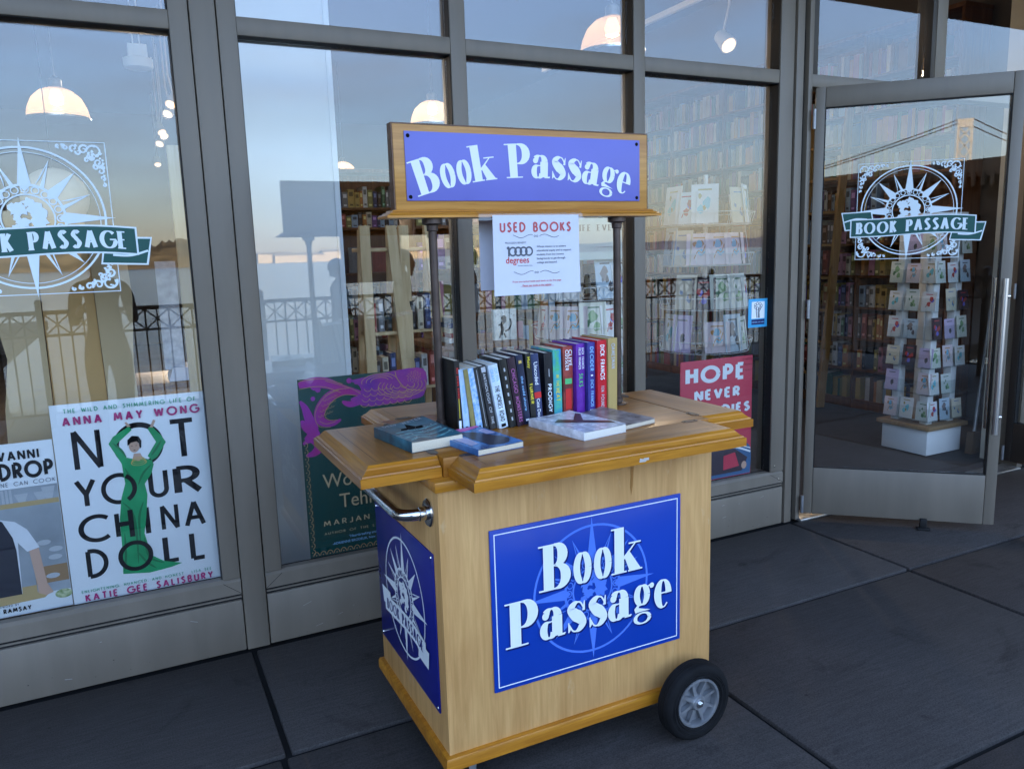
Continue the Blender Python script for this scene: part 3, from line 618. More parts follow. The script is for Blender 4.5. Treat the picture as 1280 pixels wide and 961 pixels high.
def arcT(x, y):
    r = 1.25 + y; t = (x - 1.197) / 1.25; return (1.197 + r * math.sin(t), .784 + 1 - 1.25 + r * math.cos(t))
a.glyphs('Book', .810, 0, .104, FAT, 0, wx=.13, wy=.018, space=.06, align='L', width=.262, T=arcT)
a.glyphs('Passage', 1.112, 0, .104, FAT, 0, wx=.13, wy=.018, space=.06, align='L', width=.452, T=arcT)
a.build('lettering', M['white'], hp)
for x in (.787, 1.598):
    for z in (1.723, 1.899): mb = MB(); mb.lathe([(.006, 0), (.005, -.002), (0, -.0028)], (x, -.8606, z), 'y', 10); mb.build('sign_screw', M['ink'], hp)
# front sign
mb = MB(); mb.box(.836, -1.2345, .305, 1.496, -1.2285, .792, bev=.001); fs_ = mb.build('front_sign', M['navy'], cart)
a = Art((0, -1.2347, 0), (1, 0, 0), (0, 0, 1), base=.0004); bw = .0032
for p in ((.848, .317, 1.484, .317 + bw), (.848, .780 - bw, 1.484, .780), (.848, .317, .848 + bw, .780), (1.484 - bw, .317, 1.484, .780)): a.rect(*p)
a.build('border_line', M['white'], fs_)
a = Art((0, -1.2347, 0), (1, 0, 0), (0, 0, 1), base=.0005); compass(a, 1.168, .551, .225, 0, .016); a.build('compass_emblem', M['lblue'], fs_)
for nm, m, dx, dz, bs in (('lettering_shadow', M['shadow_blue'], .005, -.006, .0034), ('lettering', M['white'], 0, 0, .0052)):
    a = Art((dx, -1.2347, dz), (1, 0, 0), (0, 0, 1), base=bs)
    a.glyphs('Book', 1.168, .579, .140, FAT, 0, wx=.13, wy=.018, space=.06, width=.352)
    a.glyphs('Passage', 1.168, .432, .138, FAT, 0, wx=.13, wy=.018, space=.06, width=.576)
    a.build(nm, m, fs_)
# side sign
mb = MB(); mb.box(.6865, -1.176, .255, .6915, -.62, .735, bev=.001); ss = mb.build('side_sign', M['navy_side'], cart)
a = Art((.6863, 0, 0), (0, -1, 0), (0, 0, 1), base=.0004); compass(a, .898, .498, .213, 0, .016)
a.build('compass_emblem', M['white'], ss)
a = Art((.6863, 0, 0), (0, -1, 0), (0, 0, 1), base=.004); ribbon(a, .895, .408, .195, .050, .014, 1, 1, 1, 'BOOK PASSAGE', 0); 
for mi in (0,): pass
a.build('ribbon', [M['navy_side'], M['white']], ss)
for y in (-1.163, -.633):
    for z in (.268, .722): mb = MB(); mb.lathe([(.005, 0), (.004, -.002), (0, -.0025)], (.6866, y, z), 'x', 8); mb.build('sign_screw', M['chrome'], ss)
# drip stain and the torn remains of a paper label on the front
a = Art((0, -1.2286, 0), (1, 0, 0), (0, 0, 1), base=.0004); a.poly([(1.312, .925), (1.325, .925), (1.322, .88), (1.3195, .845), (1.314, .815), (1.310, .842), (1.3125, .88)]); a.build('drip_stain', mat('brown drip', (.36, .17, .045), .5), cart)
a = Art((0, -1.3802, 0), (1, 0, 0), (0, 0, 1), base=.0004); a.poly([(1.237, .9635), (1.258, .963), (1.262, .967), (1.270, .9665), (1.269, .974), (1.255, .9745), (1.248, .972), (1.239, .9755)]); a.build('torn_label', mat('grubby paper scrap', (.50, .45, .40), .8), cart)
# push handle
mb = MB(); arcp = [(.690, -1.155, .85), (.655, -1.155, .85)] + [(.655 - .045 * math.sin(t), -1.11 - .045 * math.cos(t), .85) for t in [k * math.pi / 12 for k in range(1, 7)]]
arcp += [(x, -1.8155 - y + .02, z) for x, y, z in arcp[::-1]]; mb.tube(arcp, .0165, 16); hd = mb.build('push_handle', M['chrome'], cart)
for y in (-1.155, -.6405):
    mb = MB(); mb.lathe([(.040, 0), (.040, -.004), (.036, -.008), (.020, -.010), (.020, -.03), (.0168, -.032)], (.6918, y, .85), 'x', 24); mb.build('handle_flange', M['chrome'], hd)
# wheels
def wheel(y, s_):
    c = (1.497, y, .1285)
    mb = MB(); prof = [(.081, 0), (.092, -.004), (.109, -.006), (.119, -.003), (.1245, .003), (.1265, .010), (.1265, .038), (.124, .046), (.117, .051), (.081, .049)]
    mb.lathe([(r, h * s_) for r, h in prof], c, 'y', 48, caps=False)
    for r_ in (.089, .099, .104): mb.lathe([(r_ - .0016, -.0035 * s_), (r_, -.0066 * s_), (r_ + .0016, -.0035 * s_)], c, 'y', 48, caps=False)
    for k in range(4): mb.lathe([(.1262, (.0105 + .009 * k) * s_), (.128, (.012 + .009 * k) * s_), (.128, (.0165 + .009 * k) * s_), (.1262, (.018 + .009 * k) * s_)], c, 'y', 48, caps=False)
    w = mb.build('wheel', M['tyre'], cart)
    mb = MB(); mb.lathe([(.0815, .004 * s_), (.080, -.003 * s_), (.073, -.003 * s_), (.069, .006 * s_), (.069, .040 * s_), (.0815, .046 * s_)], c, 'y', 48, caps=False)
    for k in range(8):
        t = 2 * math.pi * k / 8 + .3; u, v = math.cos(t), math.sin(t); q = [(.02, .007), (.0715, .0035), (.0715, -.0035), (.02, -.007)]
        mb.prism([(c[0] + u * a_ - v * b_, c[2] + v * a_ + u * b_) for a_, b_ in q], (0, y + .004 * s_, 0), (1, 0, 0), (0, 0, 1), (0, .016 * s_, 0))
    mb.lathe([(.0, .022 * s_), (.0705, .022 * s_), (.0705, .026 * s_), (0, .026 * s_)], c, 'y', 36)
    mb.lathe([(.0, -.004 * s_), (.022, -.004 * s_), (.026, .002 * s_), (.028, .022 * s_)], c, 'y', 20); mb.build('rim', M['steel'], w)
    mb = MB(); mb.lathe([(0, -.016 * s_), (.006, -.015 * s_), (.008, -.013 * s_), (.008, -.008 * s_), (.014, -.0075 * s_), (.014, -.004 * s_)], c, 'y', 12); mb.build('axle_nut', M['chrome'], w)
wheel(-1.330, 1); wheel(-.498, -1)
mb = MB(); mb.tube([(1.497, -1.30, .1285), (1.497, -.53, .1285)], .008, 12); mb.box(1.46, -1.2, .10, 1.53, -.63, .1118); mb.build('axle', M['steel'], cart)
def caster(x, y):
    mb = MB(); mb.box(x - .045, y - .04, .106, x + .045, y + .04, .1115, bev=.002); mb.lathe([(.02, .098), (.024, .106)], (x, y, 0), 'z', 16)
    for s_ in (-1, 1): mb.prism([(-.016, .10), (.016, .10), (.012, .035), (-.008, .035)], (x + .012, y + s_ * .02, 0), (1, 0, 0), (0, 0, 1), (0, .003, 0))
    c = mb.build('caster', M['steel'], cart)
    mb = MB(); mb.lathe([(.012, -.014), (.040, -.014), (.0445, -.009), (.0445, .009), (.040, .014), (.012, .014)], (x + .012, y + .0015, .0448), 'y', 24); mb.build('caster_wheel', M['tyre'], c)
caster(.77, -1.15); caster(.77, -.68)

# ------------------------------------------------------------------ paper notices taped to the header
def sheet(name, x0, x1, z0, z1, y, label, bend=.004, cat='paper notice'):
    t = thing(name, ((x0 + x1) / 2, y, z0), label, cat); mb = MB(); n = 14
    f = lambda i, j: y + bend * math.sin(i / n * 3.0) * (1 - j / n) - .010 * ((1 - j / n) ** 2) * (i / n - .3)
    fr = [(x0 + (x1 - x0) * i / n, f(i, j), z0 + (z1 - z0) * j / n) for j in range(n + 1) for i in range(n + 1)]
    k = len(fr); q = [(i + j * (n + 1), i + 1 + j * (n + 1), i + 1 + (j + 1) * (n + 1), i + (j + 1) * (n + 1)) for j in range(n) for i in range(n)]
    mb.add(fr + [(x, yy + .0006, z) for x, yy, z in fr], q + [tuple(k + v for v in w[::-1]) for w in q]); mb.build('sheet', M['paper'], t); t['f'] = 0; del t['f']
    return t, f, n
nt_, ff, nn = sheet('used_books_notice', 1.064, 1.372, 1.424, 1.672, -.901, 'white paper notice about used books taped under the cart header board')
class Curved(Art):
    def P(s, x, y):
        i = (x - 1.064) / (1.372 - 1.064) * 14; j = (y - 1.424) / (1.672 - 1.424) * 14
        return Vector((x, ff(i, j) - s.k, y))
def notice(nm, m, fn):
    a = Curved((0, 0, 0), (1, 0, 0), (0, 0, 1), base=.0008); fn(a); a.build(nm, m, nt_)
notice('heading', mat('faded red print', (.50, .10, .11), .7), lambda a: a.glyphs('USED BOOKS', 1.215, 1.622, .026, CAPS, 0, wx=.11, space=.2, width=.255))
def flo(a):
    for z in (1.607, 1.493):
        for s_ in (-1, 1): a.strip([(1.215 + s_ * (.012 + .07 * t), z + .005 * math.sin(t * 6.2 + (0 if s_ > 0 else 1))) for t in [k / 16 for k in range(17)]], .0008)
        for k in (-.005, .003): a.ring(1.215 + k, z, .0022, .0034, 0, 12)
notice('flourish', M['grey_ink'], flo)
notice('number', M['grey_ink'], lambda a: (a.glyphs('1', 1.108, 1.545, .030, CAPS, 0, wx=.10, align='L'), [a.ring(1.131 + k * .019, 1.560, .0095, .0145, 0, 24, ry=1.05) for k in range(4)], ))
notice('benefit_line', M['grey_ink'], lambda a: a.text('PROCEEDS BENEFIT', 1.105, 1.584, .0085, align='L'))
notice('slogan_line', M['grey_ink'], lambda a: a.text('MAKING DREAMS REAL', 1.2, 1.5135, .005, align='R'))
notice('charity_name', M['red_ink'], lambda a: a.text('degrees', 1.106, 1.524, .0285, bold=.012, align='L', sx=.93))
notice('small_print', M['grey_ink'], lambda a: [a.text(s_, 1.216, 1.571 - k * .0125, .0092, bold=.01, align='L') for k, s_ in enumerate(('Whose mission is to achieve', 'educational equity and to support', 'students from low income', 'backgrounds to get through', 'college and beyond.'))])
notice('footer', M['red_ink'], lambda a: (a.text('Prices are marked inside each book on the first page', 1.215, 1.463, .0082, bold=.008), a.text('Please pay inside at the register', 1.215, 1.450, .0082, bold=.01), a.rect(1.155, 1.4485, 1.275, 1.4492)))
mb = MB(); mb.add([(1.02, -.8965, 1.676), (1.39, -.8965, 1.678), (1.39, -.8985, 1.658), (1.02, -.8985, 1.656)], [(0, 1, 2, 3)]); mb.add([(1.02, -.8960, 1.676), (1.39, -.8960, 1.678), (1.39, -.8562, 1.694), (1.02, -.8562, 1.692)], [(0, 1, 2, 3)])
mb.build('sticky_tape', glass('glossy tape', .06, (.93, .90, .86)), nt_)
sheet('blank_notice', 1.036, 1.33, 1.432, 1.662, -.79, 'second white paper sheet hanging behind the used books notice, mostly hidden by it', cat='paper notice')
nt_.location.x -= .031; nt_.location.z -= .006

# ------------------------------------------------------------------ books on the cart
def cmat(name, col, rough=.38, **k): k.setdefault('noise', (38, .22)); k.setdefault('bump', (30, .08, .002)); return mat(name, col, rough, coat=.1, **k)
PG = mat('book pages', (.62, .55, .43), .8, noise=(1, .12), stretch=(400, 1, 400)); PGW = mat('white book pages', (.70, .68, .62), .8, noise=(1, .08), stretch=(400, 1, 400))
def spine_text(par, t, h, items):
    """items: (string, start from top, length, size share of the thickness, material, font)"""
    byc = {}
    for it in items: byc.setdefault(it[4].name, []).append(it)
    for lst in byc.values():
        a = Art((t / 2, -.0001, h), (0, 0, -1), (1, 0, 0), base=.0004)
        for s_, st, ln, sh, m, fnt in lst:
            off = 0 if isinstance(s_, str) else s_[1]; s_ = s_ if isinstance(s_, str) else s_[0]
            if fnt == 'bar': a.rect(h * st, -t * sh / 2, h * (st + ln), t * sh / 2); continue
            if fnt == 'caps': a.glyphs(s_, h * (st + ln / 2), -t * sh / 2 + off * t, t * sh, CAPS, 0, wx=.10, space=.16, width=h * ln)
            else:
                w = btext(s_, .01, .12 if fnt == 'it' else 0, 1)[2]; sz = t * sh; a.text(s_, h * st, -sz * .34 + off * t, sz, 0, bold=.01, align='L', shear=.12 if fnt == 'it' else 0, sx=h * ln / (w * sz))
        a.build('spine_title', lst[0][4], par, rel=False)
def book(x, y, t, h, d, lean, cover, label, pages=None, items=(), rz=0, hard=True, z=ZC, name='book', group='used books standing in a row on the cart'):
    b = thing(name, (x, y, z + .0006), label, 'book', group); b.rotation_euler = (0, R(lean), R(rz))
    mb = MB(); c = .0022 if hard else .0008
    mb.box(0, 0, 0, c, d, h, bev=.0006); mb.box(t - c, 0, 0, t, d, h, bev=.0006)
    n = 6; out = [(t / 2 - (t / 2) * math.cos(math.pi * k / n), .0015 - .0035 * math.sin(math.pi * k / n) if hard else .0008 - .001 * math.sin(math.pi * k / n)) for k in range(n + 1)]
    mb.prism([(0, .003)] + out + [(t, .003)], (0, 0, 0), (1, 0, 0), (0, 1, 0), (0, 0, h)); mb.build('cover', cover, b, rel=False)
    mb = MB(); q = .003 if hard else .0004; mb.box(c + .0002, .0035, q, t - c - .0002, d - q, h - q, bev=.0008); mb.build('page_block', pages or PG, b, rel=False)
    if items: 
        spine_text(b, t, h, items)
        for ch in b.children:
            if ch.name.startswith('spine_title'): ch.location.y = -.0024 if hard else -.0006
    return b
W_, BK, YL, RD, CY, GY_, PU, GD = M['white'], M['ink'], mat('yellow print', (.75, .62, .05), .5), mat('red foil print', (.6, .03, .03), .4), mat('pale blue print', (.25, .5, .8), .5), mat('silver print', (.45, .47, .5), .4), mat('mauve print', (.35, .10, .28), .5), mat('gold print', (.6, .42, .12), .4)
GR = mat('green print', (.10, .5, .18), .5)
cov = {
 'black': cmat('black cover', (.010, .010, .011)), 'ltblue': cmat('pale blue cover', (.42, .58, .78)), 'olive': cmat('olive cover', (.26, .22, .08)), 'check': cmat('blue checked cover', (.10, .34, .70), noise=(90, .1), col2=(.62, .74, .86)),
 'dark': cmat('charcoal cover', (.025, .028, .03)), 'sky': cmat('white blue cover', (.62, .73, .84)), 'bwhite': cmat('speckled black cover', (.018, .018, .02), noise=(60, .1), col2=(.05, .05, .055)), 'plum': cmat('black plum cover', (.030, .014, .026)),
 'navy': cmat('midnight navy cover', (.015, .022, .055)), 'blackg': cmat('black cover with wear', (.016, .017, .016)), 'slate': cmat('slate navy cover', (.035, .05, .13), noise=(8, .2)), 'ink': cmat('near black cover', (.012, .013, .018)),
 'summer': cmat('bright blue green cover', (.02, .22, .62), noise=(22, .1), col2=(.12, .60, .20)), 'cussler': cmat('red and black cover', (.02, .015, .018), noise=(16, .1), col2=(.55, .09, .07)), 'purple': cmat('violet cover', (.13, .025, .32)), 'royal': cmat('royal blue cover', (.045, .04, .24)), 'red': cmat('scarlet cover', (.55, .012, .025)), 'gold': cmat('tan gold cover', (.46, .33, .12), noise=(7, .15)), 'pink': cmat('pale pink cover', (.62, .30, .32))}
BOOKS = [  # x, y, thickness, height, depth, lean, cover, label, spine print
 (.871, -.949, .0165, .224, .150, -1, 'black', 'black paperback with a red spine title, leftmost in the row beside the post', [('RED DAWN RISING', .10, .42, .34, RD, 'caps'), ('x', .52, .28, .12, YL, 'bar'), ('x', .83, .12, .5, W_, 'bar')], False),
 (.890, -.950, .021, .196, .130, -3, 'ltblue', 'pale blue thin book leaning just beside the black paperback', [('x', .91, .035, .4, BK, 'bar'), ('BLUE HARBOUR', .25, .45, .3, CY, 'caps')], False),
 (.9145, -.954, .015, .196, .130, -6, 'olive', 'olive tan thin book squeezed between two pale blue books', [], False),
 (.932, -.954, .021, .198, .130, -7, 'check', 'blue and white checked book leaning left near the start of the row', [('x', .92, .03, .35, BK, 'bar')], False),
 (.956, -.957, .0155, .200, .130, -8.5, 'dark', 'charcoal book with a pale grey band, leaning left', [('x', .04, .9, .1, GY_, 'bar')], False),
 (.975, -.958, .024, .203, .150, -9, 'bwhite', 'speckled black book with a silver title running down its spine', [('ANTHOLOGY OF THE', .12, .8, .32, GY_, 'caps'), (('DARK PLANET', 0), .02, .08, .6, GY_, 'bar')], True),
 (1.003, -.966, .031, .204, .155, -9, 'sky', 'white and pale blue hardback titled the horses road, leaning left', [('x', .93, .05, .5, BK, 'bar'), ('THE HORSES ROAD', .33, .56, .42, BK, 'caps'), (('BOYS SEVEN', .2), .06, .2, .25, CY, 'caps'), (('GEARS', -.25), .06, .2, .25, CY, 'caps')], True),
 (1.0375, -.969, .024, .219, .155, -8, 'blackg', 'black hardback with small grey marks down its spine', [('x', .13 + .12 * k, .05, .22, GY_, 'bar') for k in range(7)], True),
 (1.0655, -.968, .026, .221, .155, -8, 'plum', 'black and plum hardback with a mauve title', [('CHICAGO MONSTERS', .16, .78, .42, PU, 'caps')], True),
 (1.0955, -.957, .0235, .225, .155, -6.5, 'navy', 'midnight navy hardback with a small gold emblem on its spine', [('x', .08, .04, .45, GD, 'bar'), ('the cold shore', .3, .5, .5, CY, 'it'), ('x', .92, .03, .5, W_, 'bar')], True),
 (1.1225, -.955, .0195, .227, .150, -4.5, 'blackg', 'thin black book with a yellow title', [('Maisy', .05, .16, .7, YL, 'b'), ('TURNER', .42, .30, .46, YL, 'caps')], False),
 (1.1455, -.940, .027, .221, .155, -3.5, 'slate', 'slate navy hardback with a white title and a red patch', [('Uncoded', .12, .33, .7, W_, 'b'), ('x', .56, .09, .9, RD, 'bar'), ('Cate Dean', .66, .3, .6, W_, 'b')], True),
 (1.207, -.900, .030, .215, .150, -1.5, 'ink', 'near black hardback titled prodigy in white', [('PRODIGY', .48, .44, .40, W_, 'caps'), ('x', .25, .12, .08, GY_, 'bar')], True),
 (1.2405, -.893, .031, .222, .155, -.6, 'summer', 'bright blue and green book with a lime summer title', [('SUMMER', .02, .3, .42, GR, 'caps'), ('IN THE', .38, .18, .3, YL, 'caps'), ('HEAT', .58, .2, .4, YL, 'caps')], False),
 (1.2750, -.895, .037, .230, .160, .3, 'cussler', 'red and black thriller with a white author name', [(('CLIVE', .22), .05, .24, .30, W_, 'caps'), (('CUSSLER', -.14), .05, .3, .30, W_, 'caps'), ('x', .47, .08, .7, GR, 'bar'), ('x', .62, .3, .6, RD, 'bar')], True),
 (1.3155, -.912, .0335, .237, .165, .3, 'purple', 'violet hardback titled silks in green letters', [(('DICK FRANCIS', .22), .06, .30, .22, W_, 'caps'), (('FELIX FRANCIS', -.16), .06, .30, .22, W_, 'caps'), ('SILKS', .42, .19, .42, GR, 'caps')], True),
 (1.3520, -.926, .0285, .240, .165, .2, 'royal', 'royal blue hardback titled decider', [('DECIDER', .06, .34, .42, CY, 'caps'), ('x', .45, .02, .3, W_, 'bar'), ('DICK FRANCIS', .52, .38, .36, CY, 'caps'), ('x', .94, .03, .6, W_, 'bar')], True),
 (1.3835, -.936, .036, .245, .165, .2, 'red', 'scarlet hardback with a white author name', [('DICK FRANCIS', .06, .48, .40, W_, 'caps'), ('TEN POUND', .62, .30, .30, GY_, 'caps')], True),
 (1.4225, -.940, .036, .250, .170, .5, 'gold', 'tan gold hardback at the right end of the row', [('GAMESMAN', .07, .34, .34, GY_, 'caps')], True),
 (1.4620, -.905, .012, .205, .140, .5, 'pink', 'thin pale pink book tucked behind the tan gold hardback', [], False)]
for x, y, t, h, d, ln, c, lb, it, hard in BOOKS: book(x, y, t, h, d, ln, cov[c], lb, PGW if hard else PG, it, hard=hard)
def flat_book(x, y, rz, w, l, t, cover, label, curl=.004, art=None, pages=None):
    """spine along local y at x=0; pages show at the front and right"""
    b = thing('book', (x, y, ZC + .0008), label, 'book', 'paperbacks lying flat on the cart top'); b.rotation_euler = (0, 0, R(rz)); n = 10
    f = lambda i, j: t + curl * (i / n) ** 2 * (j / n) - .002 * math.sin(math.pi * i / n)
    mb = MB(); top = [(w * i / n, l * j / n, f(i, j)) for j in range(n + 1) for i in range(n + 1)]; k = len(top)
    q = [(i + j * (n + 1), i + 1 + j * (n + 1), i + 1 + (j + 1) * (n + 1), i + (j + 1) * (n + 1)) for j in range(n) for i in range(n)]
    mb.add(top + [(a, b_, c - .0008) for a, b_, c in top], q + [tuple(k + v for v in z[::-1]) for z in q])
    mb.box(-.0008, 0, 0, .0006, l, t + .0003, bev=.0003); mb.box(0, 0, 0, w, l, .0008)
    mb.build('cover', cover, b, rel=False)
    mb = MB(); mb.box(.0008, .001, .001, w - .001, l - .001, t - .0032, bev=.001); mb.build('page_block', pages or PGW, b, rel=False)
    if art:
        class Top(Art):
            def P(s, u, v):
                fi, fj = max(0, min(n, u / w * n)), max(0, min(n, v / l * n)); return Vector((u, v, f(fi, fj) + s.k))
        for nm, m, fn in art:
            a = Top((0, 0, 0), (1, 0, 0), (0, 1, 0), base=.0006); fn(a); a.build(nm, m, b, rel=False)
    return b
sea = cmat('stormy teal cover', (.006, .014, .035), rough=.3, noise=(16, .1), col2=(.05, .19, .26)); bluec = cmat('blue and dark cover', (.02, .045, .16), rough=.2, noise=(11, .1), col2=(.10, .30, .66))
flat_book(.668, -1.107, 8, .165, .25, .032, sea, 'stormy teal paperback lying flat on the left leaf of the cart', .012, [('wave_picture', mat('pale teal print', (.16, .42, .46), .4, noise=(60, .3)), lambda a: [a.strip(cat_rom([(.01, .02 + .035 * k), (.05, .045 + .03 * k), (.09, .02 + .036 * k), (.155, .05 + .03 * k)], 5), [.0008 + .0045 * abs(math.sin(q * .7 + k)) for q in range(16)]) for k in range(4)]), ('spray_picture', mat('spray print', (.50, .58, .60), .4), lambda a: [a.disc(random.Random(k).uniform(.01, .155), random.Random(k + 99).uniform(.02, .16), random.Random(k + 7).uniform(.0008, .0035), n=6) for k in range(40)]), ('ship_picture', M['ink'], lambda a: (a.poly([(.04, .15), (.11, .14), (.12, .165), (.05, .17)]), a.poly([(.07, .17), (.10, .17), (.085, .215)]))), ('title', GY_, lambda a: a.glyphs('DEEP WATER', .085, .222, .018, CAPS, wx=.07, space=.3, width=.13))], PG)
flat_book(.812, -1.236, 9, .152, .245, .018, bluec, 'blue paperback with a pink edge lying flat in front of the leaning books', .004, [('pink_band', mat('pink print', (.6, .12, .36), .35), lambda a: a.poly([(.002, .243), (.148, .243), (.148, .225), (.09, .215), (.04, .226), (.002, .2)])), ('figure_picture', mat('dark figure print', (.02, .015, .035), .3), lambda a: (a.poly(cat_rom([(.06, .03), (.11, .02), (.14, .06), (.12, .13), (.10, .19), (.07, .2), (.055, .12), (.06, .03)], 4)),)), ('light_picture', mat('pale lilac print', (.45, .42, .62), .3), lambda a: (a.poly([(.01, .05), (.04, .06), (.05, .13), (.035, .19), (.012, .17)]), a.poly([(.12, .14), (.145, .13), (.145, .2), (.12, .19)])))], PG)
whitec = cmat('white glossy cover', (.68, .70, .78), rough=.25)
brown = mat('brown print', (.10, .05, .045), .35)
def swoosh(a):
    a.rect(.02, .24, .11, .2435); a.rect(.02, .232, .08, .2345)
    a.poly([(.02, .16), (.06, .19), (.13, .10), (.16, .06), (.155, .03), (.10, .09)]); a.poly([(.07, .13), (.15, .215), (.16, .20), (.11, .13), (.085, .11)])
flat_book(1.140, -1.247, 10, .168, .262, .026, whitec, 'thick white paperback with a brown swoosh lying flat in front of the coloured hardbacks', .002, [('cover_print', brown, swoosh), ('sticker', W_, lambda a: a.disc(.03, .235, .014))], PGW)
tan = cmat('dark floral cover', (.09, .055, .06), rough=.3, noise=(26, .1), col2=(.42, .36, .36))
flat_book(1.318, -1.196, 13, .135, .235, .016, tan, 'dark floral paperback lying flat, partly behind the thick white paperback', .006, None, PG)

# ------------------------------------------------------------------ posters in the windows
def board(name, x0, x1, z0, z1, y, m, label, cat='poster'):
    t = thing(name, ((x0 + x1) / 2, y, z0), label, cat); mb = MB(); mb.box(x0, y, z0, x1, y + .006, z1, bev=.001); mb.build('board', m, t); return t
def prints(t, y, items):
    k = .0006
    for nm, m, fn in items:
        a = Art((0, y, 0), (1, 0, 0), (0, 0, 1), base=k); fn(a); a.build(nm, m, t); k = a.k + .00015
PY = .074
posterw = mat('white poster stock', (.78, .82, .86), .45); g_ink = mat('emerald print', (.035, .34, .16), .5); mg = mat('raspberry print', (.42, .025, .16), .5); ltgreen = mat('soft green print', (.10, .40, .26), .5); dress = mat('emerald dress print', (.008, .30, .105), .45, noise=(9, .25)); skin = mat('printed skin', (.56, .36, .27), .5)
t = board('film_star_biography_poster', -.289, .236, .299, 1.061, PY, posterw, 'white poster of a woman in a long green dress among big black letters')
def cap(a, s_, x0, x1, z0, z1, wx): a.glyphs(s_, (x0 + x1) / 2, z0 + wx * (z1 - z0), (z1 - z0) * (1 - 2 * wx), CAPS, 0, wx=wx / (1 - 2 * wx), width=x1 - x0)
def big(a):
    w = .058
    cap(a, 'N', -.232, -.138, .807, .966, w); a.ring(-.014, .882, .066, .086, 0, 48); cap(a, 'T', .090, .190, .806, .964, w)
    w = .072; cap(a, 'Y', -.242, -.170, .667, .780, w); a.ring(-.096, .724, .0445, .0605, 0, 44); cap(a, 'U', .004, .074, .667, .779, w); cap(a, 'R', .092, .196, .666, .779, w)
    cap(a, 'C', -.246, -.150, .531, .639, w); cap(a, 'H', -.124, -.058, .531, .636, w); a.rect(-.022, .533, -.004, .636); cap(a, 'N', .034, .098, .530, .638, w); cap(a, 'A', .116, .194, .529, .637, w)
    cap(a, 'D', -.233, -.160, .394, .509, w); a.ring(-.066, .454, .0445, .0605, 0, 44); cap(a, 'L', .030, .092, .401, .513, w); cap(a, 'L', .126, .186, .392, .511, w)
dr = [(-0.078, 0.817), (-0.058, 0.838), (-0.035, 0.829), (-0.004, 0.830), (0.025, 0.816), (0.030, .80), (0.018, .765), (-0.008, 0.729), (-0.003, 0.686), (-0.015, 0.604), (-0.028, 0.535), (-0.012, 0.445), (.03, .412), (0.093, 0.392), (0.054, 0.383), (-0.024, 0.376), (-0.116, 0.390), (-0.109, 0.492), (-0.106, 0.605), (-0.092, 0.687), (-0.074, 0.740), (-0.077, 0.793)]
arms = [[(-0.078, 0.817), (-0.114, 0.898), (-0.097, 0.923), (-0.040, 0.956), (-0.032, 0.941), (-0.088, 0.894), (-0.058, 0.835)], [(.025, .816), (.012, .835), (.046, .885), (.022, .938), (.034, .950), (.066, .908), (.080, .880), (.045, .827)]]
prints(t, PY, [('lettering', BK, big),
  ('dress_picture', dress, lambda a: (a.poly(dr), [a.poly(p) for p in arms])),
  ('dress_folds_picture', mat('dark emerald fold print', (.004, .16, .055), .5), lambda a: [a.strip(cat_rom(c, 5), [.0008 + .0035 * math.sin(math.pi * k / (len(cat_rom(c, 5)) - 1)) for k in range(len(cat_rom(c, 5)))]) for c in ([(-.07, .80), (-.055, .76), (-.05, .72)], [(.02, .80), (-.01, .77), (-.03, .73)], [(-.09, .67), (-.06, .62), (-.055, .52), (-.06, .42)], [(-.02, .66), (-.04, .60), (-.045, .50)], [(-.03, .52), (-.02, .44), (.03, .405)], [(-.06, .47), (-.03, .42), (.0, .39)], [(-.095, .55), (-.10, .46), (-.11, .40)], [(-.10, .90), (-.075, .87), (-.06, .84)], [(.065, .89), (.045, .86), (.025, .835)])]),
  ('skin_picture', skin, lambda a: (a.poly([(-.04, .829), (-.034, .85), (-.012, .85), (-.004, .829), (-.02, .820)]), a.disc(-.030, .878, .0175, ry=1.35), a.poly([(-.046, .954), (-.053, .971), (-.047, .974), (-.034, .955)]), a.poly([(.030, .944), (.044, .972), (.052, .968), (.040, .942)]))),
  ('hair_picture', BK, lambda a: (a.poly([(-.052, .883), (-.050, .905), (-.034, .919), (-.012, .915), (-.003, .897), (-.006, .872), (-.012, .866), (-.013, .888), (-.020, .896), (-.040, .893), (-.046, .886)]), a.rect(-.041, .8795, -.034, .881), a.rect(-.026, .8795, -.020, .881), a.rect(-.033, .862, -.027, .8645))),
  ('necklace_picture', GD, lambda a: [a.ring(-.02, .827 - .006 * k, .018 + .003 * k, .021 + .003 * k, 0, 20, ry=.45) for k in range(3)]),
  ('letters_over_dress', BK, lambda a: (a.strip(arc(-.096, .724, .0525, .0525, -60, 60, 16), .008), a.strip(arc(-.066, .454, .0525, .0525, 0, 360, 40), .008), a.rect(-.078, .531, -.060, .637), a.rect(-.11, .577, -.07, .595))),
  ('top_line', ltgreen, lambda a: a.glyphs('THE WILD AND SHIMMERING LIFE OF', -.024, 1.029, .0145, CAPS, wx=.09, space=.3, width=.446)),
  ('name_line', mg, lambda a: a.glyphs('ANNA MAY WONG', -.024, .984, .029, CAPS, wx=.12, space=.3, width=.46)),
  ('quote_line', ltgreen, lambda a: a.glyphs('ENLIGHTENING, NUANCED, AND HONEST.  LISA SEE', -.032, .345, .010, CAPS, wx=.09, space=.3, width=.456)),
  ('author_line', mg, lambda a: a.glyphs('KATIE GEE SALISBURY', -.025, .313, .024, CAPS, wx=.12, space=.28, width=.45))])
t = board('cookbook_poster', -.90, -.293, .302, .938, PY + .012, posterw, 'cookery poster of a cook in a white shirt and dark apron')
kw = mat('printed kitchen wall', (.30, .33, .36), .5, noise=(6, .2)); kwood = mat('printed pale wood', (.46, .33, .15), .5); apron = mat('printed dark apron', (.02, .022, .035), .5); tee = mat('printed white shirt', (.70, .73, .78), .5, noise=(14, .08)); bread = mat('printed brown table', (.30, .18, .09), .5)
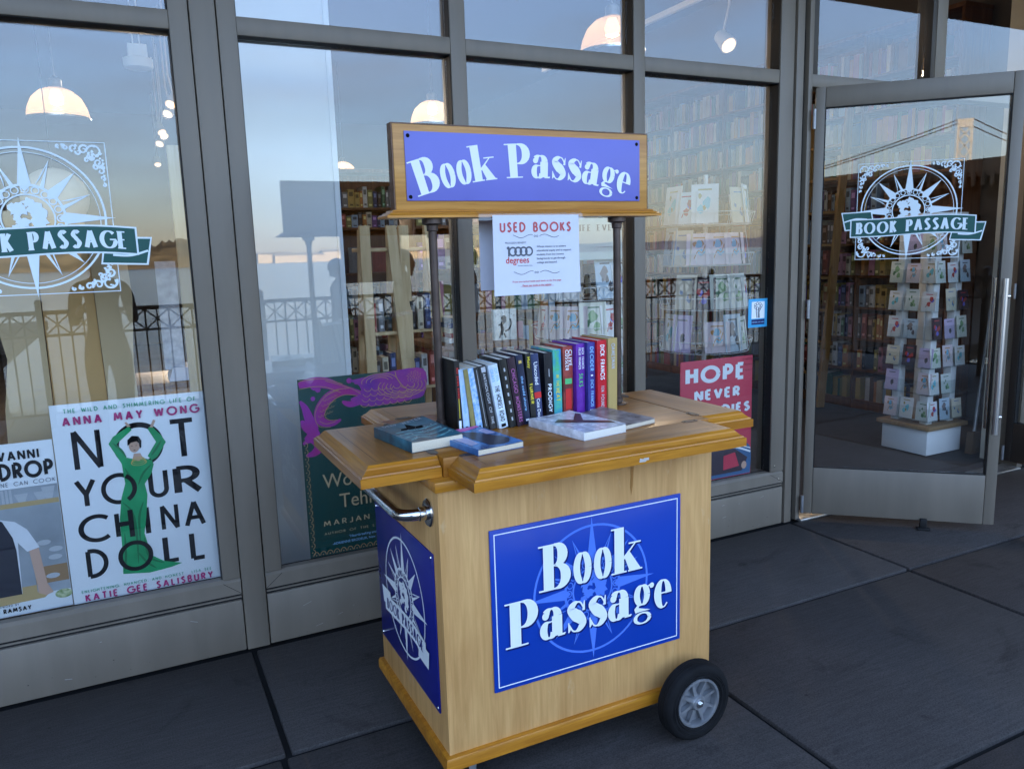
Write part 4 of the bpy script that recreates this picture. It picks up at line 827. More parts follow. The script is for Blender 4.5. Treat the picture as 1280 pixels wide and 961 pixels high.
prints(t, PY + .012, [('kitchen_picture', kw, lambda a: a.rect(-.898, .37, -.295, .775)), ('shelf_picture', kwood, lambda a: (a.rect(-.898, .704, -.295, .722), a.rect(-.898, .372, -.40, .405))), ('bowls_picture', GY_, lambda a: [a.poly([(x, .722), (x - .012, .722 + h), (x + .032, .722 + h), (x + .02, .722)]) for x, h in ((-.42, .03), (-.36, .03), (-.335, .045), (-.5, .05))] + [a.rect(x, .722, x + .008, .772) for x in (-.470, -.458, -.446)]),
  ('counter_picture', bread, lambda a: a.rect(-.40, .405, -.295, .47)), ('pots_picture', GY_, lambda a: [a.disc(x, z, .022, ry=.45) for x, z in ((-.36, .56), (-.325, .53), (-.33, .50), (-.345, .43))]),
  ('cutting_board_picture', kwood, lambda a: a.poly([(-.6, .345), (-.38, .352), (-.352, .375), (-.60, .385)])),
  ('arm_picture', skin, lambda a: a.poly([(-.409, .539), (-.378, .543), (-.366, .405), (-.350, .367), (-.375, .360), (-.397, .373), (-.397, .398)])), ('shirt_picture', tee, lambda a: a.poly([(-.64, .69), (-.482, .667), (-.440, .653), (-.406, .619), (-.375, .546), (-.415, .536), (-.440, .575), (-.447, .382), (-.70, .38)])),
  ('neck_picture', skin, lambda a: (a.poly([(-.54, .69), (-.50, .675), (-.485, .70), (-.482, .74), (-.56, .75)]), a.disc(-.525, .765, .04, ry=1.0))),
  ('apron_picture', apron, lambda a: (a.poly([(-.487, .665), (-.478, .660), (-.453, .595), (-.447, .546), (-.448, .380), (-.66, .38), (-.65, .56), (-.56, .60), (-.50, .60)]))),
  ('salad_picture', mat('printed salad', (.16, .30, .07), .5, noise=(80, .3), col2=(.6, .62, .4)), lambda a: a.disc(-.318, .355, .028, ry=.62)),
  ('name_lettering', BK, lambda a: (a.glyphs('VANNI', -.338, .879, .031, CAPS, wx=.11, space=.18, align='R'), a.glyphs('DROP', -.299, .813, .051, CAPS, wx=.13, space=.10, align='R', width=.17), a.glyphs('ON RAMSAY', -.425, .319, .015, CAPS, wx=.12, space=.2, align='R'))),
  ('subtitle_lettering', M['grey_ink'], lambda a: (a.glyphs('ONE CAN COOK', -.298, .785, .014, CAPS, wx=.06, space=.3, align='R', width=.19), a.glyphs('FOREWORD BY', -.462, .342, .007, CAPS, wx=.09, space=.3, align='R')))])
teal = mat('deep teal poster stock', (.008, .062, .060), .5); magm = mat('magenta print', (.52, .04, .27), .5, noise=(6, .2), col2=(.34, .05, .40)); pur = mat('purple print', (.20, .05, .42), .5, noise=(9, .2), col2=(.42, .06, .32)); cream_ink = mat('cream gold print', (.60, .44, .26), .5); gold_ink = mat('thin gold print', (.55, .33, .16), .45)
t = board('ornate_bird_poster', .588, 1.131, .303, 1.068, PY, teal, 'dark green poster with a magenta and purple bird wing, leaning in the second window')
def tails(a):
    for c, w0 in (([(.592, 1.045), (.64, 1.052), (.70, 1.045), (.76, 1.02), (.85, .99)], .02), ([(.85, .985), (.78, 1.005), (.72, .99), (.68, .95), (.665, .91), (.68, .882), (.72, .872), (.755, .885)], .019), ([(.86, .955), (.80, .945), (.765, .96)], .010)):
        cc = cat_rom(c, 6); a.strip(cc, [.003 + w0 * math.sin(math.pi * (.12 + .86 * k / (len(cc) - 1))) for k in range(len(cc))])
    for c in ([(.592, .98), (.61, .95), (.625, .90), (.64, .86), (.62, .83), (.60, .82)], [(.592, .80), (.625, .815), (.65, .80), (.655, .775), (.63, .755), (.60, .75)], [(.592, .90), (.61, .87), (.645, .84), (.66, .80)]): 
        cc = cat_rom(c, 6); a.strip(cc, [.004 + .016 * math.sin(math.pi * k / (len(cc) - 1)) for k in range(len(cc))])
    for x, z, r in ((.655, 1.035, .017), (.668, 1.02, .012), (.735, 1.035, .012), (.80, 1.045, .012), (.83, 1.035, .010), (.76, 1.02, .010), (.645, .985, .010)): a.disc(x, z, r, n=7)
def wing(a): a.poly(cat_rom([(.80, 1.045), (.86, 1.052), (.95, 1.064), (1.128, 1.066), (1.128, .955), (1.06, .935), (.97, .928), (.90, .925), (.845, .935), (.80, .965), (.845, .985), (.84, 1.02), (.80, 1.045)], 5))
def golds(a):
    for j in range(4):
        for i in range(7): a.strip(arc(.86 + i * .032 + j * .006, .945 + j * .022, .018, .020, 200, 340, 8), .0011)
    for r in (.05, .066, .082, .098): a.strip(arc(1.03, 1.0, r * 1.1, r * .5, 150, 380, 22), .0012)
    for r in (.03, .045, .06): a.strip(arc(.93, 1.03, r * 1.3, r * .55, 10, 190, 16), .0012)
    for k in range(34): a.disc(1.085 + .035 * math.cos(k * 2.4) * (k / 34) ** .5, 1.035 + .026 * math.sin(k * 2.4) * (k / 34) ** .5, .0022, n=6)
    a.strip(cat_rom([(1.0, 1.066), (1.01, 1.03), (1.05, .985), (1.128, .97)], 8), .0016)
    z = .33
    while z < .80:
        a.strip(arc(.600, z, .009, .012, -90, 90, 8), .0012); a.disc(.597, z, .0026, n=6); z += .029
    x = .612
    while x < 1.12:
        a.strip(arc(x, .312, .012, .017, 0, 180, 8), .0012); a.disc(x, .315, .0026, n=6); x += .029
    for c in ([(.592, 1.062), (.65, 1.066), (.70, 1.062), (.77, 1.035)], [(.592, 1.03), (.65, 1.035), (.70, 1.028), (.76, 1.0)], [(.83, .978), (.78, .988), (.735, .975), (.70, .94), (.688, .91), (.705, .89), (.74, .886)], [(.80, 1.015), (.74, 1.012), (.69, .985), (.655, .94), (.648, .90), (.665, .866), (.71, .858)]): a.strip(cat_rom(c, 6), .0011)
    for j in range(5):
        for i in range(5): a.strip(arc(.70 + i * .012 - j * .008, 1.0 - j * .022 + i * .004, .006, .007, 180, 340, 5), .0008)
    a.strip(cat_rom([(.665, .89), (.69, .875), (.73, .88)], 5), .001); a.strip(cat_rom([(.70, 1.055), (.80, 1.015), (.845, .985)], 6), .001)
prints(t, PY, [('bird_tail_picture', magm, tails), ('bird_wing_picture', pur, wing), ('gold_lines', gold_ink, golds),
  ('title_lettering', cream_ink, lambda a: (a.text('The Lion', .70, .690, .088, align='L', sx=.9), a.text('Women of', .660, .601, .088, align='L', sx=.9), a.text('Tehran', .725, .507, .088, align='L', sx=.9))),
  ('author_lettering', cream_ink, lambda a: (a.glyphs('MARJAN KAMALI', .651, .437, .021, CAPS, wx=.07, space=.34, align='L', width=.42), a.glyphs('AUTHOR OF THE STATIONERY SHOP', .651, .399, .0095, CAPS, wx=.07, space=.3, align='L', width=.42))),
  ('quote_lettering', CY, lambda a: (a.text('"Heartbreaking and beautiful."', .755, .371, .0155, bold=.01, align='L', shear=.15), a.text('-ADRIENNE BRODEUR, New York', .682, .350, .0150, bold=.01, align='L')))])
redp = mat('red poster stock', (.56, .045, .085), .45); 
t = board('red_novel_poster', 2.527, 3.014, .305, .967, PY, redp, 'red poster with large white capital letters standing behind the cart')
prints(t, PY, [('car_picture', mat('printed blue car', (.05, .13, .28), .45, noise=(5, .3)), lambda a: a.poly(cat_rom([(2.53, .31), (2.53, .60), (2.66, .64), (2.80, .60), (2.95, .50), (3.01, .45), (3.01, .31)], 5))),
  ('window_picture', mat('printed dark window', (.05, .035, .05), .4), lambda a: a.poly([(2.62, .44), (2.70, .50), (2.90, .46), (2.99, .40), (2.95, .33), (2.64, .33)])), ('seat_picture', redp, lambda a: a.poly([(2.82, .35), (2.82, .43), (2.90, .44), (2.93, .36)])), ('stripes_picture', W_, lambda a: (a.strip(cat_rom([(2.70, .50), (2.88, .475), (3.01, .43)], 6), .005), a.strip(cat_rom([(2.76, .51), (2.88, .49), (3.01, .45)], 6), .003))), ('face_picture', skin, lambda a: a.disc(2.965, .36, .018, ry=1.2)),
  ('lettering', W_, lambda a: (a.glyphs('HOPE', 2.760, .852, .073, CAPS, wx=.14, space=.15, width=.405), a.glyphs('NEVER', 2.772, .757, .046, CAPS, wx=.14, space=.15, width=.312), a.glyphs('DIES', 2.90, .669, .042, CAPS, wx=.15, space=.15, width=.20))),
  ('side_note', mat('dark red print', (.22, .01, .03), .5), lambda a: [a.text('A mystery', 3.008, .945 - k * .03, .016, align='R') for k in range(3)])])
t = board('window_sticker', 2.953, 3.086, 1.118, 1.270, GY - .0016, mat('sky blue sticker', (.05, .36, .66), .4), 'sky blue sticker with a white panel on the window glass above the red poster', 'sticker')
t.children[0].data.transform(Matrix.Diagonal((1, .2, 1, 1)))
prints(t, GY - .0016, [('white_panel', W_, lambda a: a.rect(2.975, 1.165, 3.066, 1.255)), ('figure', M['grey_ink'], lambda a: [a.strip([(3.02 + dx, 1.168), (3.015 + dx * 1.2, 1.20), (3.02 + dx * 2.2, 1.225)], .0028) for dx in (-.006, .004, .010)] + [a.ring(3.02 + .022 * math.cos(k * .9), 1.232 + .013 * math.sin(k * .9), .006, .009, 0, 10) for k in range(7)]), ('caption', M['shadow_blue'], lambda a: a.rect(2.975, 1.133, 3.066, 1.160)), ('caption_text', CY, lambda a: a.text('WRITERS LIVE HERE', 3.02, 1.142, .010, bold=.01))])

# ------------------------------------------------------------------ white compass stickers on the glass
vin = mat('white window vinyl', (.72, .82, .88), .5); vgreen = mat('dark green window vinyl', (.012, .085, .075), .5)
def filigree(a, x, y, sx, sy, q, rnd):
    def spiral(cx, cy, r, t0, turns, w):
        n = 18; a.strip([(cx + r * (1 - .8 * k / n) * math.cos(t0 + turns * 6.28 * k / n), cy + r * (1 - .8 * k / n) * math.sin(t0 + turns * 6.28 * k / n)) for k in range(n + 1)], [w * (1 - .5 * k / n) for k in range(n + 1)], None, 0)
    P = [(.05, .05, .052, .9), (.115, .035, .03, 1.2), (.035, .115, .03, 1.2), (.17, .026, .024, 1), (.026, .17, .024, 1), (.215, .02, .017, .9), (.02, .215, .017, .9), (.085, .075, .022, 1), (.075, .085, .018, 1.1), (.145, .05, .018, 1), (.05, .145, .018, 1), (.10, .10, .016, 1), (.26, .014, .012, 1), (.014, .26, .012, 1)]
    for u, v, r, tn in P: spiral(x + sx * u * q, y + sy * v * q, r * q, rnd.uniform(0, 6), tn * rnd.choice((-1, 1)), .0075 * q)
    for k in range(16):
        u = rnd.uniform(.01, .24); v = rnd.uniform(.005, max(.02, .13 - u * .5))
        if rnd.random() < .5: u, v = v, u
        blob(a, x + sx * u * q, y + sy * v * q, .011 * q * rnd.uniform(.6, 1.3), 0, rnd, 8)
def decal(par, a, cx, cz, s_, rel):
    rnd = random.Random(11); w = s_ * .995; lw = .0028
    for p in ((-w, w - lw, w, w), (-w, -w, w, -w + lw), (-w, -w, -w + lw, w), (w - lw, -w, w, w)): a.rect(cx + p[0], cz + p[1], cx + p[2], cz + p[3])
    for sx in (-1, 1):
        for sy in (-1, 1): filigree(a, cx + sx * (w - .008), cz + sy * (w - .008), -sx, -sy, s_ * 2 * 1.02, rnd)
    compass(a, cx, cz, s_ * 1.03, 0, .013)
    a.ring(cx, cz, s_ * 1.03 * .82 - .001, s_ * 1.03 * .82 + .0012, 0)
    ribbon(a, cx + .02, cz - .083, s_ * 1.17, s_ * .335, s_ * .03, 1, 1, 0, 'BOOK PASSAGE', 0)
    return a.build('compass_sticker', [vin, vgreen], par, rel)
a = Art((0, GY - .0004, 0), (1, 0, 0), (0, 0, 1), base=.0006); decal(panes[2], a, -.273, 1.716, .260, True)
a = Art((0, .0176, 0), (1, 0, 0), (0, 0, 1), base=.0006); decal(door_glass, a, .467, 1.705, .2475, False)

# ------------------------------------------------------------------ shelves of books inside
BC = {'dark blue': (.03, .05, .13), 'black': (.015, .015, .016), 'brick red': (.30, .06, .045), 'cream': (.52, .46, .34), 'olive': (.22, .20, .06), 'pale blue': (.30, .42, .55), 'orange': (.48, .20, .05), 'grey': (.20, .20, .21), 'dusty pink': (.45, .20, .26), 'white': (.62, .62, .60), 'forest green': (.04, .13, .07), 'violet': (.16, .08, .26), 'brown': (.14, .075, .04), 'ochre': (.45, .31, .08)}
def proto_book(nm):
    """unit book: x thickness, y depth, z height, spine at y = 0"""
    mb = MB(); mb.box(0, .0, 0, .10, 1, 1); mb.box(.90, 0, 0, 1, 1, 1)
    mb.prism([(0, .02)] + [(.5 - .5 * math.cos(math.pi * k / 5), .0 - .025 * math.sin(math.pi * k / 5)) for k in range(6)] + [(1, .02)], (0, 0, 0), (1, 0, 0), (0, 1, 0), (0, 0, 1))
    mb.box(.101, .021, .015, .899, .98, .985, 1)
    mb.add([(.2, -.0285, .62), (.8, -.0285, .62), (.8, -.0285, .86), (.2, -.0285, .86)], [(0, 1, 2, 3)], 2); mb.add([(.25, -.0285, .10), (.75, -.0285, .10), (.75, -.0285, .2), (.25, -.0285, .2)], [(0, 1, 2, 3)], 2)
    o = mb.build('shelved_book', [cov_shelf[nm], PG, cov_shelf['print_' + nm]]); return o
cov_shelf = {}
for k, c in BC.items():
    cov_shelf[k] = mat(k + ' shelved cover', c, .45, noise=(6, .2)); lum = sum(c) / 3
    cov_shelf['print_' + k] = mat(k + ' spine print', tuple(min(.8, x * 3 + .12) for x in c) if lum < .25 else tuple(x * .25 for x in c), .5)
PROTO = {}
ORD = ['lowest', 'second lowest', 'third', 'fourth', 'fifth', 'sixth', 'seventh', 'eighth', 'ninth', 'tenth', 'eleventh', 'twelfth']
def put_book(col, loc, t, d, h, rz, lean, label, group):
    if col not in PROTO: PROTO[col] = o = proto_book(col); o['category'] = 'book'
    else: o = PROTO[col].copy(); S.collection.objects.link(o)
    o.location = loc; o.scale = (t, d, h); o.rotation_euler = (0, R(lean), R(rz)); o['label'] = label; o['group'] = group; o['category'] = 'book'; return o
def bookcase(loc, rz, w, h, depth, zs, label, name='bookcase', m=None, bays=1):
    """local x along the case, front at y = 0 facing -y"""
    m = m or M['shelfwood']; b = thing(name, loc, label, 'bookcase', rz=R(rz))
    def P(nm, bx, bev=.003):
        mb = MB(); mb.box(*bx, bev=bev); return mb.build(nm, m, b, rel=False)
    for k in range(bays + 1):
        x = min(max(0, w * k / bays - .0125), w - .025); P('side_panel', (x, 0, 0, x + .025, depth, h))
    P('back_panel', (.0255, depth - .012, .02, w - .0255, depth, h - .001), 0)
    for z in zs:
        for k in range(bays): P('shelf', (w * k / bays + (.026 if k == 0 else .0135), .004, z - .022, w * (k + 1) / bays - (.026 if k == bays - 1 else .0135), depth - .013, z))
    P('plinth', (.0255, .01, 0, w - .0255, .03, zs[0] - .023)); P('top_board', (-.01, -.012, h + .0005, w + .01, depth, h + .035))
    return b
def fill_row(loc, rz, x0, x1, z, hmax, depth, where, group, rnd, shelf, scale=1.0, gaps=.12, stuff=None):
    """a run of books; where names the case in the label"""
    c, s_ = math.cos(R(rz)), math.sin(R(rz)); x = x0
    while x < x1 - .03:
        if rnd.random() < gaps * .35: x += rnd.uniform(.03, .10); continue
        t = rnd.uniform(.022, .052) * scale; hh = hmax * rnd.uniform(.66, .95); d = min(depth - .03, rnd.uniform(.14, .2)); col = rnd.choice(list(BC))
        if x + t > x1: break
        y = .02 + rnd.uniform(0, .012)
        P_ = (loc[0] + c * x - s_ * y, loc[1] + s_ * x + c * y, z + .001)
        if stuff is not None: stuff.append((P_, t, d, hh, rz, col))
        else: put_book(col, P_, t - .0015, d, hh, rz, 0, f'{col} book on the {ORD[min(shelf, 11)]} shelf of {where}', group)
        x += t
def stuff_books(name, lst, label):
    mb = MB(); cols = sorted({q[5] for q in lst}); 
    for (x, y, z), t, d, h, rz, col in lst:
        b = MB(); b.box(0, 0, 0, t - .002, d, h, cols.index(col)); b.xf(Matrix.Translation((x, y, z)) @ Matrix.Rotation(R(rz), 4, 'Z')); n = len(mb.v)
        mb.v += b.v; mb.f += [[n + i for i in f] for f in b.f]; mb.m += b.m
    return tag(mb.build(name, [cov_shelf[c] for c in cols], smooth=0), label, 'books', kind='stuff')
rnd = random.Random(21)
# long bookcase down the right hand wall (rz -90: local x runs towards the front of the shop)
ZS = [.09 + .29 * k for k in range(11)]
LX, LY = 6.08, 5.7
bookcase((LX, LY, 0), -90, 4.6, 3.34, .34, ZS, 'tall dark wooden bookcase along the right hand wall, seen through the open door', 'wall_bookcase', bays=5)
st = []
for i, z in enumerate(ZS):
    hm_ = .25
    for b_ in range(5):
        xa, xb = b_ * .92 + .03, (b_ + 1) * .92 - .02
        ya, yb = LY - xa, LY - xb      # world y of the bay's ends
        vis = (b_ in (3, 4)) and 0 < i < 7
        if vis and yb > 1.05:
            lo, hi = (xa + .2, xb) if b_ == 3 else (xa, xa + .30)
            fill_row((LX, LY), -90, lo, hi, z, hm_, .32, 'the tall bookcase beyond the open door', 'books on the tall wall bookcase', rnd, i, 1.35)
        else: fill_row((LX, LY), -90, xa, xb, z, hm_, .32, '', '', rnd, i, 1.25, stuff=st)
stuff_books('packed_books', st, 'rows of books filling the far and high shelves of the long wall bookcase')
# back bookcase seen past the white column
BX, BY = 1.45, 4.5; ZB = [.10, .42, .74, 1.06, 1.40, 1.84, 2.03]
bookcase((BX, BY, 0), 0, 1.35, 2.36, .3, ZB, 'dark wooden bookcase deep in the shop, seen between the white column and the cart header', 'back_bookcase')
for i, z in enumerate(ZB):
    hm_ = (ZB[i + 1] - z - .03) if i < 6 else .22
    if i == 4: continue
    fill_row((BX, BY), 0, .04, 1.30, z, min(.27, hm_), .28, 'the bookcase behind the white column', 'books on the back bookcase', rnd, i, 1.35)
# face-out books on its display shelf
fo = ['black', 'black', 'grey', 'brick red', 'cream']
for k, col in enumerate(fo):
    o = put_book(col, (BX + .08 + .235 * k, BY + .09, 1.402), .03, .17, .25, 90 + 0, 0, f'{col} book displayed face out on the dark bookcase behind the white column' if k else 'black book displayed face out, nearest the white column', 'face-out books on the back bookcase')
    o.location.x += .18; 
st = []
for (x0, w) in ((2.95, 1.3), (4.3, 1.3)):
    bookcase((x0, BY + .1, 0), 0, w, 2.36, .3, ZB, 'dark wooden bookcase on the back wall, left of the card racks' if x0 < 4 else 'dark wooden bookcase on the back wall, behind the wire card rack', 'back_bookcase')
    for i, z in enumerate(ZB): fill_row((x0, BY + .1), 0, .04, w - .04, z, min(.26, ((ZB[i + 1] - z - .03) if i < 6 else .22)), .28, '', '', rnd, i, 1.2, stuff=st)
stuff_books('packed_books', st, 'rows of books filling the back wall bookcases behind the card racks')
# bookcase and display table in the third window
ZM = [.12, .46, .80, 1.12, 1.45, 1.76]
bookcase((1.85, 2.2, 0), 0, 1.2, 2.06, .28, ZM, 'dark bookcase behind the third window, seen past the paper notice', 'middle_bookcase')
st = []
for i, z in enumerate(ZM): fill_row((1.85, 2.2), 0, .04, 1.16, z, .27, .26, 'the bookcase behind the third window', 'books on the middle bookcase', rnd, i, 1.4, stuff=st if i < 4 else None)
stuff_books('packed_books', st, 'books filling the lower shelves of the bookcase behind the third window')
tb = thing('display_table', (1.78, 1.1, 0), 'low wooden display table just inside the third window behind the cart post', 'table')
part('table_top', M['shelfwood'], [(1.50, .82, 1.03, 2.04, 1.36, 1.06)], tb); part('lower_shelf', M['shelfwood'], [(1.53, .85, .60, 2.01, 1.33, .62)], tb)
for x, y in ((1.525, .845), (2.015, .845), (1.525, 1.335), (2.015, 1.335)): part('leg', M['shelfwood'], [(x - .022, y - .022, .002, x + .022, y + .022, 1.0295)], tb)
pb = book(1.86, .90, .014, .175, .15, 0, cmat('white picture book cover', (.70, .72, .68)), 'white picture book with a black dancing animal, standing face out on the display table', None, (), rz=90, hard=True, z=1.06, name='picture_book', group=None)
pb.location.x += .14; a = Art((-.0002, 0, 0), (0, 1, 0), (0, 0, 1), base=.0006); a.o = Vector((-.0002, 0, 0)); a.n = Vector((-1, 0, 0)); a.u = Vector((0, -1, 0)); a.o.y = .15
a.strip(cat_rom([(.05, .03), (.06, .06), (.055, .09), (.075, .11), (.07, .13)], 5), [.010] * 21); a.disc(.07, .125, .016); a.strip(cat_rom([(.075, .05), (.10, .06), (.115, .09), (.11, .12)], 5), .005); a.strip([(.05, .04), (.04, .012)], .005); a.strip([(.068, .04), (.08, .012)], .005); a.strip([(.065, .10), (.035, .085)], .004)
for k in range(9): a.disc(.02 + .014 * k, .158 - .00012 * (k - 4) ** 2 * 10, .002)
a.build('cover_drawing', M['ink'], pb, rel=False)
for k, (x, y, col) in enumerate(((1.60, .95, 'white'), (1.61, .955, 'brick red'), (1.605, .95, 'cream'), (1.60, .953, 'dark blue'), (1.612, .95, 'grey'))):
    o = put_book(col, (x, y, 1.061 + .028 * k), .15, .21, .027, 0, 0, f'{col} book, {ORD[k]} of the flat stack on the display table', 'flat stack of books on the display table')

# rolling ladder against the wall bookcase
def rail_bar(p, q, w, d, mb):
    p, q = Vector(p), Vector(q); t = (q - p).normalized(); a = Vector((0, 1, 0)); b = t.cross(a).normalized()
    vs = [v + a * i * w / 2 + b * j * d / 2 for v in (p, q) for i, j in ((-1, -1), (1, -1), (1, 1), (-1, 1))]
    mb.add(vs, [(0, 1, 2, 3), (7, 6, 5, 4)] + [(k, (k + 1) % 4, 4 + (k + 1) % 4, 4 + k) for k in range(4)])
oakl = wood('ladder oak', (.50, .30, .11), (.36, .20, .065), 2, .5, .8)
ld = thing('rolling_ladder', (5.8, 2.3, 0), 'wooden rolling ladder leaning on the tall bookcase beyond the open door', 'ladder')
for y in (2.13, 2.53):
    mb = MB(); rail_bar((5.80, y, .02), (6.045, y, 2.75), .028, .085, mb); mb.build('ladder_rail', oakl, ld)
for k in range(1, 9):
    z = .02 + .30 * k; mb = MB(); mb.box(5.80 + .245 * z / 2.73 - .035, 2.145, z, 5.80 + .245 * z / 2.73 + .035, 2.515, z + .025, bev=.003); mb.build('rung', oakl, ld)

# pale wooden display easels in the second window
def easel(x, y, label, rz=0, s_=1.0):
    t = thing('display_ladder', (x, y, 0), label, 'display stand'); 
    for dx0, dx1, nm in ((-.13, -.075, 'front_leg'), (.13, .075, 'front_leg')):
        mb = MB(); p, q = Vector((x + dx0 * s_, y, .002)), Vector((x + dx1 * s_, y + .16, 1.72)); a = Vector((1, 0, 0)); b = Vector((0, 1, 0))
        vs = [v + a * i * .028 + b * j * .014 for v in (p, q) for i, j in ((-1, -1), (1, -1), (1, 1), (-1, 1))]; mb.add(vs, [(0, 1, 2, 3), (7, 6, 5, 4)] + [(k, (k + 1) % 4, 4 + (k + 1) % 4, 4 + k) for k in range(4)])
        mb.build(nm, M['pine'], t)
    for dx in (-.10, .10):
        mb = MB(); p, q = Vector((x + dx, y + .44, .002)), Vector((x + dx * .8, y + .20, 1.70)); vs = [v + a * i * .02 + b * j * .012 for v in (p, q) for i, j in ((-1, -1), (1, -1), (1, 1), (-1, 1))]; mb.add(vs, [(0, 1, 2, 3), (7, 6, 5, 4)] + [(k, (k + 1) % 4, 4 + (k + 1) % 4, 4 + k) for k in range(4)]); mb.build('back_leg', M['pine'], t)
    for z in (.45, .82, 1.14, 1.6):
        f = z / 1.72; mb = MB(); mb.box(x - .10, y + .16 * f + .016, z - .02, x + .10, y + .16 * f + .2, z, bev=.003); mb.build('display_shelf', M['pine'], t)
    return t
easel(1.27, .95, 'pale pine display ladder behind the green bird poster, just right of the white column')
easel(1.50, .98, 'second pale pine display ladder, close beside the left post of the cart')
tag(part('timber_upright', M['pine'], [(.205, .40, .002, .255, .44, 2.02)], None, .003), 'bare pale timber upright inside the left window beside the frame', 'timber post')
bk = 0
for z in (.45, .82, 1.14):
    for ex, w_ in ((1.27, 'first'), (1.50, 'second')):
        for j in range(3):
            col = ['dark blue', 'white', 'brick red', 'grey', 'black', 'cream'][(bk * 2 + j) % 6]; hh = .16 + .02 * (j % 3)
            put_book(col, (ex - .075 + .045 * j, .95 + .16 * z / 1.72 + .03, z + .001), .034, .13, hh, 0, 0, f'{col} book on the {("lower", "middle", "upper")[int(z > .6) + int(z > 1)]} shelf of the {w_} pine ladder', 'books on the pine display ladders')
        bk += 1
# tan paper standees seen behind the left window posters
kraft = mat('tan kraft board', (.52, .33, .14), .75, noise=(3, .06), bump=(8, .2, .004)); kraft2 = mat('grey tan kraft board', (.50, .38, .22), .75, noise=(3, .06), bump=(8, .2, .004))
kb = thing('kraft_display_board', (-.2, .5, 0), 'folded tan kraft paper display board standing behind the left window posters', 'display board')
mb = MB(); mb.prism([(-.31, .002), (-.10, .002), (-.12, 1.72), (-.30, 1.74)], (0, .47, 0), (1, 0, 0), (0, 0, 1), (0, .012, 0)); mb.build('centre_panel', kraft, kb)
mb = MB(); mb.prism([(-.097, .002), (.0, .002), (-.008, .5), (.005, .9), (.0, 1.15), (.022, 1.42), (.015, 1.60), (-.117, 1.66)], (0, .455, 0), (1, 0, 0), (0, 0, 1), (0, .012, 0)); mb.build('side_panel', kraft2, kb)
mb = MB(); mb.prism([(-.52, .002), (-.313, .002), (-.303, 1.66), (-.50, 1.6), (-.44, 1.2), (-.47, 1.0)], (0, .455, 0), (1, 0, 0), (0, 0, 1), (0, .012, 0)); mb.build('side_panel', kraft2, kb)
cd_ = thing('paper_lantern', (-.23, .80, 1.85), 'round cream paper lantern hanging behind the compass sticker in the left window', 'lantern')
mb = MB(); mb.lathe([(.0, -.125)] + [(.13 * math.cos(t), .125 * math.sin(t)) for t in [math.pi * (k / 16 - .5) for k in range(1, 16)]] + [(0, .125)], (-.23, .80, 1.84), 'z', 28); mb.build('shade', mat('cream paper shade', (.66, .56, .44), .8, bump=(30, .3)), cd_)
mb = MB(); mb.tube([(-.23, .80, 1.965), (-.23, .80, 4.34)], .002, 6); mb.build('cord', M['ink'], cd_)
# papers and a box beside it
mb = MB(); mb.box(.12, .52, 1.10, .20, .53, 1.56); o = mb.build('printed_banner', mat('white printed banner', (.62, .64, .70), .6, noise=(30, .1), col2=(.30, .32, .36))); tag(o, 'narrow white printed banner hanging beside the timber upright in the left window', 'banner')
t = thing('side_table', (.16, .66, 0), 'dark side table with a white paper on it behind the left window', 'table')
part('table_top', M['shelfwood'], [(-.02, .47, 1.02, .36, .9, 1.05)], t); 
for x, y in ((0, .49), (.34, .49), (0, .88), (.34, .88)): part('leg', M['shelfwood'], [(x - .018, y - .018, .002, x + .018, y + .018, 1.0195)], t)
mb = MB(); mb.prism([(0, 0), (.16, 0), (.17, .05), (.02, .06)], (.13, .49, 1.0515), (1, 0, 0), (0, 0, 1), (0, .2, 0)); tag(mb.build('folded_paper', M['paper']), 'white folded paper lying on the dark side table in the left window', 'paper')

# ------------------------------------------------------------------ greeting card racks
def card_proto(k):
    rr = random.Random(50 + k); base = [(.78, .79, .80), (.74, .76, .66), (.50, .62, .72), (.78, .66, .68), (.72, .66, .52), (.78, .78, .76), (.05, .03, .04), (.70, .74, .70), (.60, .50, .72)][k % 9]; ink = [(.50, .06, .06), (.10, .22, .12), (.08, .08, .10), (.50, .25, .08), (.15, .25, .45), (.40, .30, .08)][k % 6]
    mb = MB(); mb.box(-.5, 0, 0, .5, .02, 1); a = Art((0, 0, 0), (1, 0, 0), (0, 0, 1), base=.0008, step=.0002); mb2 = a.mb
    for q in range(3 + k % 4): blob(a, rr.uniform(-.22, .22), rr.uniform(.25, .72), rr.uniform(.05, .17), q % 2, rr, 9)
    a.strip([(-.25, .86), (.25, .86)], .02, None, 0)
    if k % 3 == 0: a.strip(cat_rom([(-.2, .2), (-.05, .45), (.1, .4), (.22, .65)], 5), .018, None, 0)
    n = len(mb.v); mb.v += mb2.v; mb.f += [[n + i for i in f] for f in mb2.f]; mb.m += [1 + m for m in mb2.m]
    return mb.build('greeting_card', [mat('card stock', base, .6), mat('card print', ink, .6), mat('card second print', tuple(min(.7, x * 1.8 + .05) for x in ink[::-1]), .6)], smooth=0)
CARDS = [card_proto(k) for k in range(9)]; used = set()
def card(k, loc, w, h, rz, label, group, tilt=0):
    if k not in used: o = CARDS[k]; used.add(k)
    else: o = CARDS[k].copy(); S.collection.objects.link(o)
    o.location = loc; o.scale = (w, .15, h); o.rotation_euler = (R(tilt), 0, R(rz)); return tag(o, label, 'greeting card', group)
MOT = ['red blotch', 'green sprig', 'black squiggle', 'orange shapes', 'blue dots', 'ochre shapes', 'crimson marks', 'dark leaf', 'small grey figure']
